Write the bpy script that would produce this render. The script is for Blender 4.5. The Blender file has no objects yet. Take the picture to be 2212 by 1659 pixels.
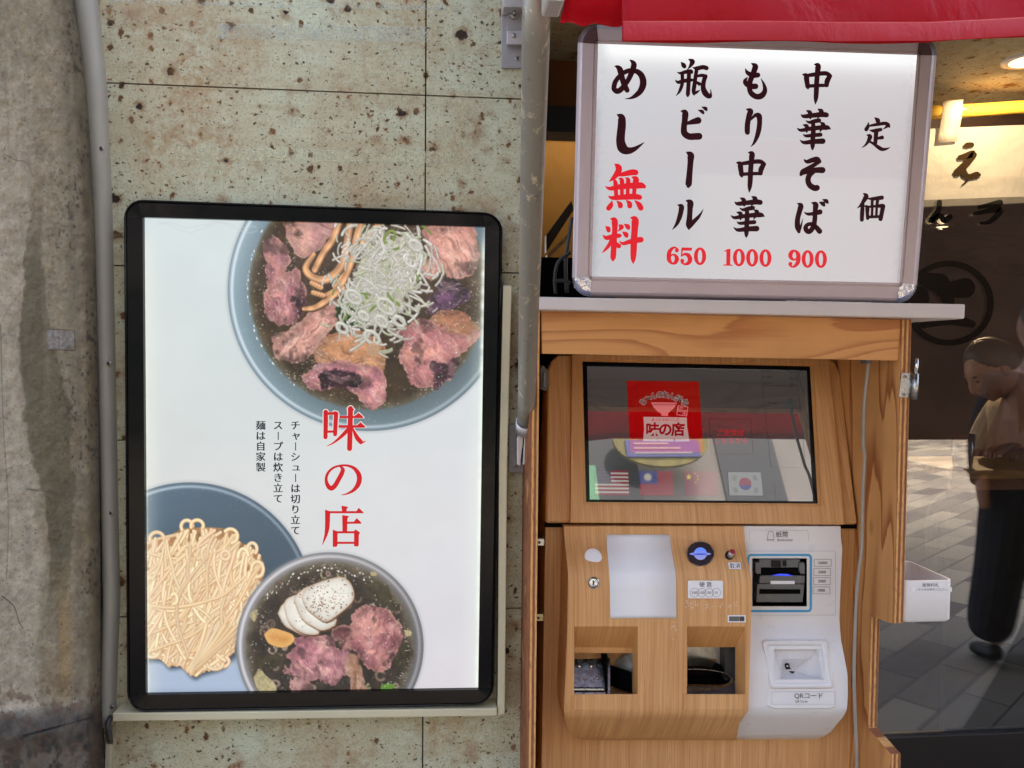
import bpy, bmesh, math, random
import numpy as np
from mathutils import Vector, Matrix
R = math.radians
random.seed(7); rng = np.random.default_rng(7)
C = bpy.context.scene.collection
sc = bpy.context.scene

# ------------------------------------------------------------------ camera, sky, sun, exposure
EXPO = 3.25
EM = 2.0 ** (-EXPO)                      # emission that displays at its own colour
CAM = Vector((0, -1.65, 1.5)); YAW, PITCH, ROLL, F = R(5.3), R(2.1), R(0.5), 1671.0
fwd = Vector((math.sin(YAW)*math.cos(PITCH), math.cos(YAW)*math.cos(PITCH), -math.sin(PITCH)))
r0 = Vector((math.cos(YAW), -math.sin(YAW), 0)); u0 = r0.cross(fwd)
rt = r0*math.cos(ROLL) + u0*math.sin(ROLL); up = -r0*math.sin(ROLL) + u0*math.cos(ROLL)
cd = bpy.data.cameras.new('camera'); cam = bpy.data.objects.new('camera', cd); C.objects.link(cam)
cam.matrix_world = Matrix(((rt.x, up.x, -fwd.x, CAM.x), (rt.y, up.y, -fwd.y, CAM.y), (rt.z, up.z, -fwd.z, CAM.z), (0, 0, 0, 1)))
cd.sensor_width = 36; cd.lens = 36*F/2212; cd.clip_start = 0.02; cd.clip_end = 500
sc.camera = cam
SUN_EL, SUN_ROT = 57.0, 20.0
w = bpy.data.worlds.new('World'); sc.world = w; w.use_nodes = True
nt = w.node_tree; nt.nodes.clear()
sky = nt.nodes.new('ShaderNodeTexSky'); sky.sky_type = 'NISHITA'; sky.sun_disc = False
sky.air_density = .55; sky.dust_density = 3.; sky.ozone_density = .4; sky.sun_elevation = R(SUN_EL); sky.sun_rotation = R(SUN_ROT)
bg = nt.nodes.new('ShaderNodeBackground'); bg.inputs[1].default_value = 0.15
wo = nt.nodes.new('ShaderNodeOutputWorld'); tint = nt.nodes.new('ShaderNodeMix'); tint.data_type = 'RGBA'; tint.blend_type = 'MULTIPLY'; tint.inputs[0].default_value = 1; tint.inputs[7].default_value = (1, .93, .80, 1)
nt.links.new(sky.outputs[0], tint.inputs[6]); nt.links.new(tint.outputs[2], bg.inputs[0]); nt.links.new(bg.outputs[0], wo.inputs[0])
sd = bpy.data.lights.new('sun', 'SUN'); sd.energy = .7; sd.angle = R(12); sd.color = (1, .95, .87)
so = bpy.data.objects.new('sun', sd); C.objects.link(so)
sv = Vector((math.sin(R(SUN_ROT))*math.cos(R(SUN_EL)), math.cos(R(SUN_ROT))*math.cos(R(SUN_EL)), math.sin(R(SUN_EL))))
so.rotation_euler = sv.to_track_quat('Z', 'Y').to_euler(); so.location = (0, 0, 12)
vs = sc.view_settings; vs.view_transform = 'Standard'; vs.look = 'None'; vs.exposure = EXPO; vs.gamma = 1; vs.use_curve_mapping = False
sc.cycles.use_denoising = True
sc.cycles.max_bounces = 10; sc.cycles.sample_clamp_indirect = 6; sc.cycles.caustics_reflective = False

# ------------------------------------------------------------------ helpers
def ray(u, v): return (fwd + rt*((u-1106)/F) - up*((v-829.5)/F))
def pl(Y): return (Vector((0, Y, 0)), Vector((0, 1, 0)))
def hit(u, v, p):
    if not isinstance(p, tuple): p = pl(p)
    d = ray(u, v); t = (p[0]-CAM).dot(p[1]) / d.dot(p[1]); return CAM + d*t
def off(p, e):                                # the same plane, e metres nearer the viewer
    if not isinstance(p, tuple): return pl(p-e)
    n = p[1] if p[1].y < 0 else -p[1]
    return (p[0]+n*e, p[1])
W = {}
def obj(name, vs_, fs, mat, parent=None, loc=None, smooth=False, bevel=0, seg=2, label=None):
    L = W[parent.name] if parent else Vector(loc if loc is not None else (0, 0, 0))
    me = bpy.data.meshes.new(name)
    me.from_pydata([tuple(Vector(v)-L) for v in vs_], [], fs); me.update()
    bm = bmesh.new(); bm.from_mesh(me); bmesh.ops.recalc_face_normals(bm, faces=bm.faces); bm.to_mesh(me); bm.free()
    for m in (mat if isinstance(mat, (list, tuple)) else [mat]): me.materials.append(m)
    o = bpy.data.objects.new(name, me); C.objects.link(o)
    if parent: o.parent = parent
    else: o.location = L
    W[o.name] = L
    if smooth: me.shade_smooth()
    if bevel:
        b = o.modifiers.new('bevel', 'BEVEL'); b.width = bevel; b.segments = seg; b.limit_method = 'ANGLE'; b.angle_limit = R(40)
    if label: o['label'] = label
    return o
def tag(o, label, cat, group=None, kind=None):
    if label: o['label'] = label
    if cat: o['category'] = cat
    if group: o['group'] = group
    if kind: o['kind'] = kind
    return o
def thing(name, loc, label, cat, group=None):
    o = bpy.data.objects.new(name, None); C.objects.link(o); o.location = loc; o.empty_display_size = .05
    W[o.name] = Vector(loc); return tag(o, label, cat, group)
def prism_data(front, back):
    n = len(front); v = list(front)+list(back)
    f = [list(range(n)), list(range(2*n-1, n-1, -1))] + [[i, (i+1) % n, n+(i+1) % n, n+i] for i in range(n)]
    return v, f
def slab(name, px, yf, yb, mat, parent=None, loc=None, **k):
    """polygon given on plane yf, pushed back by depth to world Y=yb (or yb metres along the plane's normal when yf is a plane)"""
    fr = [hit(u, v, yf) for u, v in px]
    if isinstance(yf, tuple):
        n = yf[1] if yf[1].y > 0 else -yf[1]; bk = [p+n*yb for p in fr]
    else: bk = [Vector((p.x, yb, p.z)) for p in fr]
    v, f = prism_data(fr, bk); return obj(name, v, f, mat, parent, loc, **k)
def sheet(name, px, p, mat, parent, e=.0006, **k):
    pp = off(p, e); return obj(name, [hit(u, v, pp) for u, v in px], [list(range(len(px)))], mat, parent, **k)
def box(name, lo, hi, mat, parent=None, loc=None, **k):
    a, b = lo, hi
    v = [(a[0], a[1], a[2]), (b[0], a[1], a[2]), (b[0], a[1], b[2]), (a[0], a[1], b[2])]
    v2 = [(x, b[1], z) for x, y, z in v]
    vv, f = prism_data([Vector(q) for q in v], [Vector(q) for q in v2]); return obj(name, vv, f, mat, parent, loc, **k)
def rect(x0, y0, x1, y1): return [(x0, y0), (x1, y0), (x1, y1), (x0, y1)]
def rrect(x0, y0, x1, y1, r, n=5):
    o = []
    for cx, cy, a in ((x1-r, y0+r, -90), (x1-r, y1-r, 0), (x0+r, y1-r, 90), (x0+r, y0+r, 180)):
        o += [(cx+r*math.cos(R(a+90*i/n)), cy+r*math.sin(R(a+90*i/n))) for i in range(n+1)]
    return o
def circ(cx, cy, rx, ry=None, n=28, a0=0):
    ry = ry or rx; return [(cx+rx*math.cos(2*math.pi*i/n+a0), cy+ry*math.sin(2*math.pi*i/n+a0)) for i in range(n)]
def quad_at(q, s, t):
    (ax, ay), (bx, by), (cx, cy), (dx, dy) = q
    return ((ax*(1-s)+bx*s)*(1-t)+(dx*(1-s)+cx*s)*t, (ay*(1-s)+by*s)*(1-t)+(dy*(1-s)+cy*s)*t)
def catmull(P, n=6):
    P = [np.array(p, float) for p in P]; Q = [P[0]]+P+[P[-1]]; out = []
    for i in range(1, len(Q)-2):
        a, b, c, d = Q[i-1], Q[i], Q[i+1], Q[i+2]
        for k in range(n):
            t = k/n; out.append(.5*((2*b)+(-a+c)*t+(2*a-5*b+4*c-d)*t*t+(-a+3*b-3*c+d)*t**3))
    out.append(P[-1]); return out
def tube_data(pts, rad, n=12):
    pts = [Vector(p) for p in pts]; v = []; f = []
    for i, p in enumerate(pts):
        t = (pts[min(i+1, len(pts)-1)]-pts[max(i-1, 0)]).normalized()
        a = t.cross(Vector((0, 1, 0.02))); a = a.normalized() if a.length > 1e-4 else Vector((1, 0, 0)); b = t.cross(a)
        r = rad[i] if isinstance(rad, (list, tuple)) else rad
        v += [p+a*(r*math.cos(2*math.pi*k/n))+b*(r*math.sin(2*math.pi*k/n)) for k in range(n)]
    for i in range(len(pts)-1):
        f += [[i*n+k, i*n+(k+1) % n, (i+1)*n+(k+1) % n, (i+1)*n+k] for k in range(n)]
    f += [list(range(n)), list(range((len(pts)-1)*n, len(pts)*n))]
    return v, f
def tube(name, pts, rad, mat, parent=None, loc=None, n=12, **k):
    v, f = tube_data(pts, rad, n); return obj(name, v, f, mat, parent, loc, smooth=True, **k)
def merge(parts):
    V, Fc = [], []
    for v, f in parts:
        b = len(V); V += list(v); Fc += [[i+b for i in q] for q in f]
    return V, Fc
def dome(name, c, r, depth, mat, parent, n=20, axis=Vector((0, -1, 0)), **k):
    """round button or screw head: disc at c facing axis, with a rounded edge"""
    axis = axis.normalized(); a = axis.cross(Vector((0, 0, 1))).normalized(); b = axis.cross(a); v = []; f = []
    prof = [(1, 0), (1, .6), (.9, .9), (.6, 1)]
    for q, h in prof: v += [c+(a*math.cos(2*math.pi*i/n)+b*math.sin(2*math.pi*i/n))*(r*q)+axis*(depth*h) for i in range(n)]
    for j in range(3): f += [[j*n+i, j*n+(i+1) % n, (j+1)*n+(i+1) % n, (j+1)*n+i] for i in range(n)]
    f += [list(range(3*n, 4*n))]
    return obj(name, v, f, mat, parent, smooth=True, **k)

# ------------------------------------------------------------------ materials
class NT:
    def __init__(s, name):
        s.m = bpy.data.materials.new(name); s.m.use_nodes = True; s.t = s.m.node_tree
        s.b = s.t.nodes['Principled BSDF']; s.out = s.t.nodes['Material Output']
    def n(s, ty, ins=None, **pr):
        x = s.t.nodes.new(ty)
        for k, v in pr.items(): setattr(x, k, v)
        for k, v in (ins or {}).items(): s.set(x.inputs[k], v)
        return x
    def set(s, sock, v):
        if isinstance(v, bpy.types.NodeSocket): s.t.links.new(v, sock)
        elif isinstance(v, bpy.types.Node): s.t.links.new(v.outputs[0], sock)
        else:
            if hasattr(sock.default_value, '__len__') and not isinstance(v, (tuple, list)): v = (v,)*len(sock.default_value)
            if isinstance(v, (tuple, list)) and len(v) == 3 and len(sock.default_value) == 4: v = (*v, 1)
            sock.default_value = v
    def math(s, op, a, b=0.0, c=None):
        x = s.n('ShaderNodeMath', operation=op); s.set(x.inputs[0], a); s.set(x.inputs[1], b)
        if c is not None: s.set(x.inputs[2], c)
        return x.outputs[0]
    def mix(s, f, a, b, mode='MIX'):
        x = s.n('ShaderNodeMix', data_type='RGBA', blend_type=mode); s.set(x.inputs[0], f); s.set(x.inputs[6], a); s.set(x.inputs[7], b); return x.outputs[2]
    def ramp(s, f, stops, interp='LINEAR'):
        x = s.n('ShaderNodeValToRGB'); cr = x.color_ramp; cr.interpolation = interp
        while len(cr.elements) < len(stops): cr.elements.new(.5)
        for e, (p, c) in zip(cr.elements, stops): e.position = p; e.color = (*c, 1) if not isinstance(c, (int, float)) else (c, c, c, 1)
        s.set(x.inputs[0], f); return x.outputs[0]
    def mr(s, f, a, b, c=0., d=1.):
        x = s.n('ShaderNodeMapRange'); s.set(x.inputs[0], f)
        for i, q in enumerate((a, b, c, d)): s.set(x.inputs[i+1], q)
        return x.outputs[0]
    def pos(s, scale=(1, 1, 1), rot=(0, 0, 0), o=None):
        g = s.n('ShaderNodeNewGeometry') ; src = g.outputs['Position']
        m = s.n('ShaderNodeMapping'); s.t.links.new(src, m.inputs[0]); m.inputs['Scale'].default_value = scale; m.inputs['Rotation'].default_value = rot
        if o: m.inputs['Location'].default_value = o
        return m.outputs[0]
    def noise(s, vec, scale=5, det=4, rough=.55, dist=0, col=False):
        x = s.n('ShaderNodeTexNoise', {'Vector': vec, 'Scale': scale, 'Detail': det, 'Roughness': rough, 'Distortion': dist}); return x.outputs[1 if col else 0]
    def bump(s, h, strength=.2, dist=.002):
        x = s.n('ShaderNodeBump', {'Height': h, 'Strength': strength, 'Distance': dist}); s.t.links.new(x.outputs[0], s.b.inputs['Normal'])
    def p(s, **k):
        if k.get('coat') == 1.: s.b.inputs['Coat IOR'].default_value = 2.5
        for a, v in k.items(): s.set(s.b.inputs[{'col': 'Base Color', 'rough': 'Roughness', 'metal': 'Metallic', 'spec': 'Specular IOR Level', 'coat': 'Coat Weight', 'coatr': 'Coat Roughness', 'em': 'Emission Color', 'ems': 'Emission Strength', 'alpha': 'Alpha', 'trans': 'Transmission Weight', 'sheen': 'Sheen Weight'}[a]], v)
        return s.m
def s2l(c): return tuple(((x/255)/12.92 if x/255 <= .04045 else ((x/255+.055)/1.055)**2.4) for x in c)
def mat(name, col, rough=.5, metal=0, spec=.5, var=.06, vscale=8, bump=0, coat=0, em=None, ems=1):
    """plain surface: colour with slight mottling, smudged gloss and optional micro bump"""
    s = NT(name); v = s.pos(); n = s.noise(v, vscale, 5)
    f = s.mr(n, .3, .7, 1-var, 1+var)
    x = s.n('ShaderNodeMix', {0: 1.}, data_type='RGBA', blend_type='MULTIPLY'); s.set(x.inputs[6], col)
    cc = s.n('ShaderNodeCombineColor', {0: f, 1: f, 2: f}); s.t.links.new(cc.outputs[0], x.inputs[7])
    s.p(col=x.outputs[2], metal=metal, spec=spec, coat=coat)
    s.p(rough=s.mr(s.noise(v, vscale*3, 3), .3, .7, max(0.02, rough-.07), rough+.07))
    if bump: s.bump(s.noise(v, 400, 2), bump, .001)
    if em: s.p(em=em, ems=ems*EM)
    return s.m
def flat_em(name, rgb, k=1.0, rough=.3, spec=.2):
    s = NT(name); c = s2l(rgb); return s.p(col=tuple(x*.1 for x in c), em=c, ems=EM*k, rough=rough, spec=spec)
def ink(name, rgb, rough=.5): return mat(name, s2l(rgb), rough, var=.1, vscale=60)

def wood_lam(name, c1, c2, rough=.42):         # fine straight-grained laminate
    s = NT(name)
    a = s.noise(s.pos((330, 7, 5)), 1, 3, .6); b = s.noise(s.pos((70, 4, 2.2)), 1, 4, .6, .3); c = s.noise(s.pos((9, 2, 1.2)), 1, 3)
    f = s.math('ADD', s.math('MULTIPLY', a, .55), s.math('MULTIPLY', b, .45))
    col = s.ramp(f, [(.36, c2), (.5, tuple((x+y)/2 for x, y in zip(c1, c2))), (.62, c1)])
    col = s.mix(s.mr(c, .3, .7, 0, .25), col, tuple(x*.72 for x in c1))
    pores = s.noise(s.pos((500, 16, 14)), 1, 2, .5); col = s.mix(s.mr(pores, .66, .74, 0, .45), col, tuple(x*.45 for x in c2))
    s.bump(a, .08, .0006)
    return s.p(col=col, rough=s.mr(b, .3, .7, rough-.08, rough+.08), spec=.4)
def plywood(name, axis, c1, c2, seed=0., amt=.62):      # rotary-cut face with flame grain
    s = NT(name); sc_ = {'x': (1.1, 6, 7.5), 'z': (7.5, 7.5, .9)}[axis]; fs = {'x': (6, 260, 260), 'z': (260, 260, 6)}[axis]
    n = s.noise(s.pos(sc_, o=(seed, seed*.7, seed*1.3)), 1, 2.5, .45, .25)
    fine = s.noise(s.pos(fs), 1, 3, .6)
    w_ = s.math('FRACT', s.math('ADD', s.math('MULTIPLY', n, 11.), s.math('MULTIPLY', fine, .22)))
    band = s.ramp(w_, [(0, 0.), (.55, .15), (.86, .9), (.93, 1.), (1., 0.)])
    col = s.mix(s.mr(fine, .3, .7, 0, .35), c1, tuple(x*.82 for x in c1))
    col = s.mix(s.math('MULTIPLY', band, amt), col, c2)
    blot = s.noise(s.pos((3, 3, 3)), 1, 3); col = s.mix(s.mr(blot, .45, .75, 0, .35), col, tuple(x*.7 for x in c2))
    v = s.n('ShaderNodeTexVoronoi', {'Vector': s.pos({'x': (2.2, 4, 5), 'z': (5, 5, 2.2)}[axis], o=(seed, 3, seed)), 'Scale': 1.0})
    kn = s.mr(v.outputs[0], .05, .085, 1, 0); col = s.mix(s.math('MULTIPLY', kn, .85), col, (.07, .025, .01))
    s.bump(s.math('ADD', fine, s.math('MULTIPLY', band, .4)), .25, .0008)
    return s.p(col=col, rough=.55, spec=.3)
def ply_edge(name, axis):
    s = NT(name); k = {'x': (1, 0, 0), 'z': (0, 0, 1), 'y': (0, 1, 0)}[axis]
    v = s.pos((1, 1, 1)); sep = s.n('ShaderNodeSeparateXYZ', {0: v}); ax = sep.outputs['xyz'.index(axis)]
    wob = s.noise(s.pos((14, 14, 14)), 1, 2); q = s.math('ADD', s.math('MULTIPLY', ax, 205.), s.math('MULTIPLY', wob, .35))
    st = s.math('PINGPONG', q, 1.)
    col = s.ramp(st, [(.25, s2l((214, 163, 104))), (.5, s2l((190, 136, 84))), (.56, s2l((120, 74, 48))), (.62, s2l((150, 95, 62))), (1, s2l((137, 88, 66)))])
    g = s.noise(s.pos((300, 300, 60)), 1, 3); col = s.mix(s.mr(g, .5, .7, 0, .5), col, (.1, .045, .02))
    s.bump(g, .3, .001); return s.p(col=col, rough=.75, spec=.2)
def stone(name, tint=1., warm=0.):              # pitted volcanic stone slab
    s = NT(name); P = s.pos((1, 1, 1)); wob = s.noise(P, 46, 4, .7, col=True)
    x = s.n('ShaderNodeVectorMath', operation='MULTIPLY_ADD'); s.set(x.inputs[0], wob); x.inputs[1].default_value = (.024,)*3; s.set(x.inputs[2], P); D = x.outputs[0]
    a = s.noise(P, 3.1, 5, .6); b = s.noise(P, 34, 5, .65); c = s.noise(P, 190, 4, .65); g = s.noise(P, 9, 6, .65)
    base = s.mix(s.mr(a, .38, .62), s2l((190, 198, 178)), s2l((180, 168, 140)))
    base = s.mix(s.mr(g, .42, .72, 0, .7), base, s2l((196, 206, 188)))
    base = s.mix(s.mr(b, .46, .72, 0, .5), base, s2l((150, 138, 114)))
    base = s.mix(s.mr(c, .5, .68, 0, .5), base, s2l((188, 188, 174)))
    base = s.mix(s.mr(c, .5, .3, 0, .5), base, s2l((110, 98, 84)))
    br = s.noise(P, 7, 7, .75); base = s.mix(s.mr(br, .56, .72, 0, .7), base, s2l((130, 92, 56)))
    h = s.math('MULTIPLY', c, .4)
    dens = s.noise(P, 4, 2)
    for scl, rad, thr, strg, halo, st in ((210, .34, .46, .75, 0, (1, 1, 1)), (105, .36, .52, .9, .2, (.8, 1, 1.25)), (46, .30, .56, .98, .7, (1.1, 1, .8)), (19, .25, .55, 1, 1., (.9, 1, 1.1)), (9, .17, .62, 1, 1., (1.1, 1, .9))):
        m = s.n('ShaderNodeVectorMath', operation='MULTIPLY'); s.set(m.inputs[0], D); m.inputs[1].default_value = st
        v = s.n('ShaderNodeTexVoronoi', {'Vector': m.outputs[0], 'Scale': scl, 'Randomness': 1.})
        sep = s.n('ShaderNodeSeparateColor', {0: v.outputs['Color']})
        rr = s.math('MULTIPLY', s.mr(sep.outputs[0], thr, 1., 0., 1.), rad); rr = s.math('MULTIPLY', rr, s.mr(dens, .3, .7, .75, 1.2))
        e = s.math('SUBTRACT', v.outputs[0], rr)
        if halo:
            hm = s.math('MULTIPLY', s.mr(e, 0., .2, halo*.8, 0.), s.mr(sep.outputs[0], thr, thr+.08, 0, 1))
            base = s.mix(s.math('MULTIPLY', hm, s.mr(b, .35, .6)), base, s2l((126, 78, 36)))
        k = s.math('MULTIPLY', s.mr(e, -.015, .02, strg, 0.), s.mr(sep.outputs[0], thr, thr+.03, 0, 1))
        core = s.mix(s.mr(sep.outputs[1], .25, .9), (.022, .014, .009), s2l((128, 86, 46)))
        base = s.mix(k, base, core); h = s.math('SUBTRACT', h, s.math('MULTIPLY', k, 1.6))
    b3 = s.noise(P, 13, 8, .8, .4); base = s.mix(s.mr(b3, .61, .73, 0, .75), base, s2l((118, 76, 38)))
    b4 = s.noise(P, 5, 3, .5); b5 = s.noise(P, 60, 4, .7); base = s.mix(s.math('MULTIPLY', s.mr(b4, .48, .68, 0, .7), s.mr(b5, .4, .62)), base, s2l((150, 114, 70)))
    b6 = s.noise(s.pos((1.3, 1, 13)), 1, 6, .7); base = s.mix(s.mr(b6, .5, .68, 0, .5), base, s2l((158, 136, 104)))
    if warm: base = s.mix(warm, base, s2l((186, 140, 84)))
    s.bump(h, .55, .0025)
    return s.p(col=s.mix(1., base, (tint, tint*.985, tint*.92), 'MULTIPLY'), rough=.72, spec=.3), s
def attr_mat(name, rough=.6, spec=.3, bump=.0, em=0, detail=.25, coat=0):
    s = NT(name); a = s.n('ShaderNodeAttribute', attribute_name='paint'); col = a.outputs[0]
    if em: return s.p(col=(.02, .02, .02), em=col, ems=EM*em, rough=rough, spec=spec, coat=coat, coatr=.02)
    n = s.noise(s.pos(), 120, 6, .7); m = s.noise(s.pos(), 26, 6, .7); f = s.math('MULTIPLY', s.mr(n, .3, .7, 1-detail, 1+detail), s.mr(m, .3, .7, 1-detail, 1+detail))
    cc = s.n('ShaderNodeCombineColor', {0: f, 1: f, 2: f}); col = s.mix(1., col, cc.outputs[0], 'MULTIPLY')
    v = s.n('ShaderNodeTexVoronoi', {'Vector': s.pos(), 'Scale': 130.}); sp_ = s.n('ShaderNodeSeparateColor', {0: v.outputs['Color']}); k = s.math('MULTIPLY', s.mr(v.outputs[0], .10, .22, 1, 0), s.mr(sp_.outputs[0], .72, .8, 0, .75)); col = s.mix(k, col, (.03, .025, .02))
    gr = s.noise(s.pos(), 520, 3, .7); col = s.mix(s.mr(gr, .52, .72, 0, .3), col, (.05, .045, .035)); vs_ = s.noise(s.pos((38, 38, 1.6)), 1, 5, .65); col = s.mix(s.mr(vs_, .48, .72, 0, .42), col, (.10, .085, .06))
    if bump: s.bump(s.math('SUBTRACT', s.math('ADD', s.math('ADD', n, m), s.math('MULTIPLY', gr, .5)), k), bump, .003)
    return s.p(col=col, rough=rough, spec=spec)

M = {}
M['lam'] = wood_lam('wood_laminate', s2l((222, 172, 116)), s2l((190, 134, 82)))
M['lamd'] = wood_lam('wood_laminate_recess', s2l((216, 164, 104)), s2l((194, 138, 82)))
M['plyx'] = plywood('plywood_board', 'x', s2l((218, 158, 98)), s2l((160, 88, 46)), 2.3)
M['plyz'] = plywood('plywood_panel', 'z', s2l((214, 156, 94)), s2l((140, 74, 36)), 5.1, .9)
M['edgex'] = ply_edge('plywood_edge', 'x'); M['edgez'] = ply_edge('plywood_edge_flat', 'z')
M['white'] = mat('white_plastic', (.74, .715, .71), .32, var=.03, vscale=5)
M['white2'] = mat('white_plastic_recess', (.70, .68, .68), .3, var=.03)
M['cream'] = mat('cream_plastic', s2l((196, 188, 158)), .4, var=.05)
M['pvc'] = mat('grey_plastic_trim', s2l((160, 156, 144)), .45, var=.08, vscale=5)
M['black'] = mat('gloss_black', (.004, .004, .005), .14, var=.1, spec=.2)
M['blackm'] = mat('matt_black', (.008, .008, .008), .5)
M['void'] = mat('dark_void', (.004, .0035, .003), .9, spec=.05)
M['alu'] = mat('brushed_aluminium', (.56, .54, .55), .36, metal=.55, var=.05, vscale=20)
M['chrome'] = mat('chrome', (.75, .75, .78), .14, metal=1, var=.2, vscale=300)
M['steel'] = mat('stainless_steel', (.42, .42, .42), .28, metal=1, var=.1, vscale=30)
M['gray'] = mat('grey_paint', (.30, .29, .30), .5, var=.08)
M['dgray'] = mat('dark_grey_plastic', (.05, .05, .05), .4, var=.1)
M['mgray'] = mat('grey_plastic', (.12, .12, .12), .4, var=.1)
M['paper'] = mat('white_paper', (.82, .80, .81), .5, var=.03)
M['shelf'] = mat('white_melamine', (.66, .60, .58), .4, var=.03)
M['cyan'] = mat('cyan_ring', s2l((58, 150, 196)), .35)
M['txt'] = ink('dark_lettering', (70, 66, 66)); M['line'] = ink('grey_line', (150, 148, 148))
M['mauve'] = mat('purple_plastic', (.03, .018, .022), .35)
M['cable'] = mat('grey_cable', s2l((150, 140, 128)), .5)
M['screw'] = mat('zinc_screw', (.35, .34, .33), .35, metal=.9)

# ------------------------------------------------------------------ numpy painter (for printed artwork and weathering)
TAB = rng.random((64, 64))
def vn(x, y, k=0):
    x = x+k*17.3; y = y+k*9.1; xi = np.floor(x).astype(int); yi = np.floor(y).astype(int); fx = x-xi; fy = y-yi
    fx = fx*fx*(3-2*fx); fy = fy*fy*(3-2*fy); g = lambda a, b: TAB[(yi+b) % 64, (xi+a) % 64]
    return (g(0, 0)*(1-fx)+g(1, 0)*fx)*(1-fy)+(g(0, 1)*(1-fx)+g(1, 1)*fx)*fy
def fbm(x, y, k=0, o=4):
    s = 0; a = .5; t = 0
    for i in range(o): s = s+a*vn(x*2**i, y*2**i, k+i*3); t += a; a *= .55
    return s/t
def sst(a, b, x): t = np.clip((x-a)/(b-a+1e-9), 0, 1); return t*t*(3-2*t)
def col(c): return np.array(c, float)/255
class Cv:
    def __init__(s, x0, y0, x1, y1, res):
        s.x0, s.y0, s.res = x0, y0, res; s.h, s.w = int((y1-y0)*res)+1, int((x1-x0)*res)+1
        s.X, s.Y = np.meshgrid(x0+np.arange(s.w)/res, y0+np.arange(s.h)/res); s.I = np.zeros((s.h, s.w, 3))
    def sl(s, b, pad=0):
        a0 = max(0, int((b[0]-pad-s.x0)*s.res)); a1 = min(s.w, int((b[2]+pad-s.x0)*s.res)+2); c0 = max(0, int((b[1]-pad-s.y0)*s.res)); c1 = min(s.h, int((b[3]+pad-s.y0)*s.res)+2)
        return (slice(c0, max(c0, c1)), slice(a0, max(a0, a1)))
    def put(s, sl, m, c):
        m = np.clip(m, 0, 1)[..., None]; s.I[sl] = s.I[sl]*(1-m)+c*m
    def polyd(s, pts, sl):
        X, Y = s.X[sl], s.Y[sl]; ins = np.zeros(X.shape, bool); d = np.full(X.shape, 1e9); n = len(pts)
        for i in range(n):
            (ax, ay), (bx, by) = pts[i], pts[(i+1) % n]
            cr = ((ay > Y) != (by > Y)) & (X < (bx-ax)*(Y-ay)/((by-ay) or 1e-9)+ax); ins ^= cr
            L = (bx-ax)**2+(by-ay)**2+1e-9; t = np.clip(((X-ax)*(bx-ax)+(Y-ay)*(by-ay))/L, 0, 1)
            d = np.minimum(d, np.hypot(X-ax-t*(bx-ax), Y-ay-t*(by-ay)))
        return np.where(ins, d, -d)
    def poly(s, pts, fn, soft=1.2, wob=0, wk=0, smooth=True):
        if smooth: pts = [tuple(p) for p in catmull(list(pts)+[pts[0]], 3)][:-1]
        xs = [p[0] for p in pts]; ys = [p[1] for p in pts]; sl = s.sl((min(xs), min(ys), max(xs), max(ys)), 8)
        if s.X[sl].size == 0: return
        d = s.polyd(pts, sl)
        if wob: d = d+(fbm(s.X[sl]*.16, s.Y[sl]*.16, wk)-.5)*wob*1.6+(fbm(s.X[sl]*.05, s.Y[sl]*.05, wk+4)-.5)*wob*2.6
        c = fn(s.X[sl], s.Y[sl], d) if callable(fn) else col(fn); s.put(sl, sst(-soft, soft, d), c)
    def strk(s, pts, fn, soft=.9, n=5):
        P = catmull(pts, n) if n else [np.array(p, float) for p in pts]
        xs = [p[0] for p in P]; ys = [p[1] for p in P]; r = max(p[2] for p in P); sl = s.sl((min(xs), min(ys), max(xs), max(ys)), r+3)
        X, Y = s.X[sl], s.Y[sl]
        if X.size == 0: return
        best = np.full(X.shape, 1e9); side = np.zeros(X.shape); tt = np.zeros(X.shape)
        for i in range(len(P)-1):
            a, b = P[i], P[i+1]; dx, dy = b[0]-a[0], b[1]-a[1]; L = dx*dx+dy*dy+1e-9
            t = np.clip(((X-a[0])*dx+(Y-a[1])*dy)/L, 0, 1); ex, ey = X-a[0]-t*dx, Y-a[1]-t*dy
            rr = a[2]+t*(b[2]-a[2]); d = np.hypot(ex, ey)-rr; k = d < best
            best = np.where(k, d, best); side = np.where(k, (ex*(-dy)+ey*dx)/(math.sqrt(L)*np.maximum(rr, .1)), side); tt = np.where(k, (i+t)/(len(P)-1), tt)
        c = fn(side, tt) if callable(fn) else col(fn); s.put(sl, sst(soft, -soft, best), c)
    def sample(s, u, v):
        x = np.clip((u-s.x0)*s.res, 0, s.w-1.001); y = np.clip((v-s.y0)*s.res, 0, s.h-1.001); xi = x.astype(int); yi = y.astype(int); fx = (x-xi)[..., None]; fy = (y-yi)[..., None]
        return (s.I[yi, xi]*(1-fx)+s.I[yi, xi+1]*fx)*(1-fy)+(s.I[yi+1, xi]*(1-fx)+s.I[yi+1, xi+1]*fx)*fy
    def grid(s, name, q, plane, nx, ny, m, parent=None, loc=None, warp=None):
        S, T = np.meshgrid(np.linspace(0, 1, nx), np.linspace(0, 1, ny)); (a, b), (c, d), (e, f), (g, h) = q
        U = (a*(1-S)+c*S)*(1-T)+(g*(1-S)+e*S)*T; V = (b*(1-S)+d*S)*(1-T)+(h*(1-S)+f*S)*T
        p = plane if isinstance(plane, tuple) else pl(plane); D = np.array(fwd)[None, None]+np.array(rt)*((U-1106)/F)[..., None]-np.array(up)*((V-829.5)/F)[..., None]
        t = np.dot(np.array(p[0]-CAM), np.array(p[1]))/(D@np.array(p[1])); P = np.array(CAM)+D*t[..., None]
        if warp is not None: P = warp(U, V, P)
        L = W[parent.name] if parent else Vector(loc or (0, 0, 0)); P = P-np.array(L)
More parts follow.
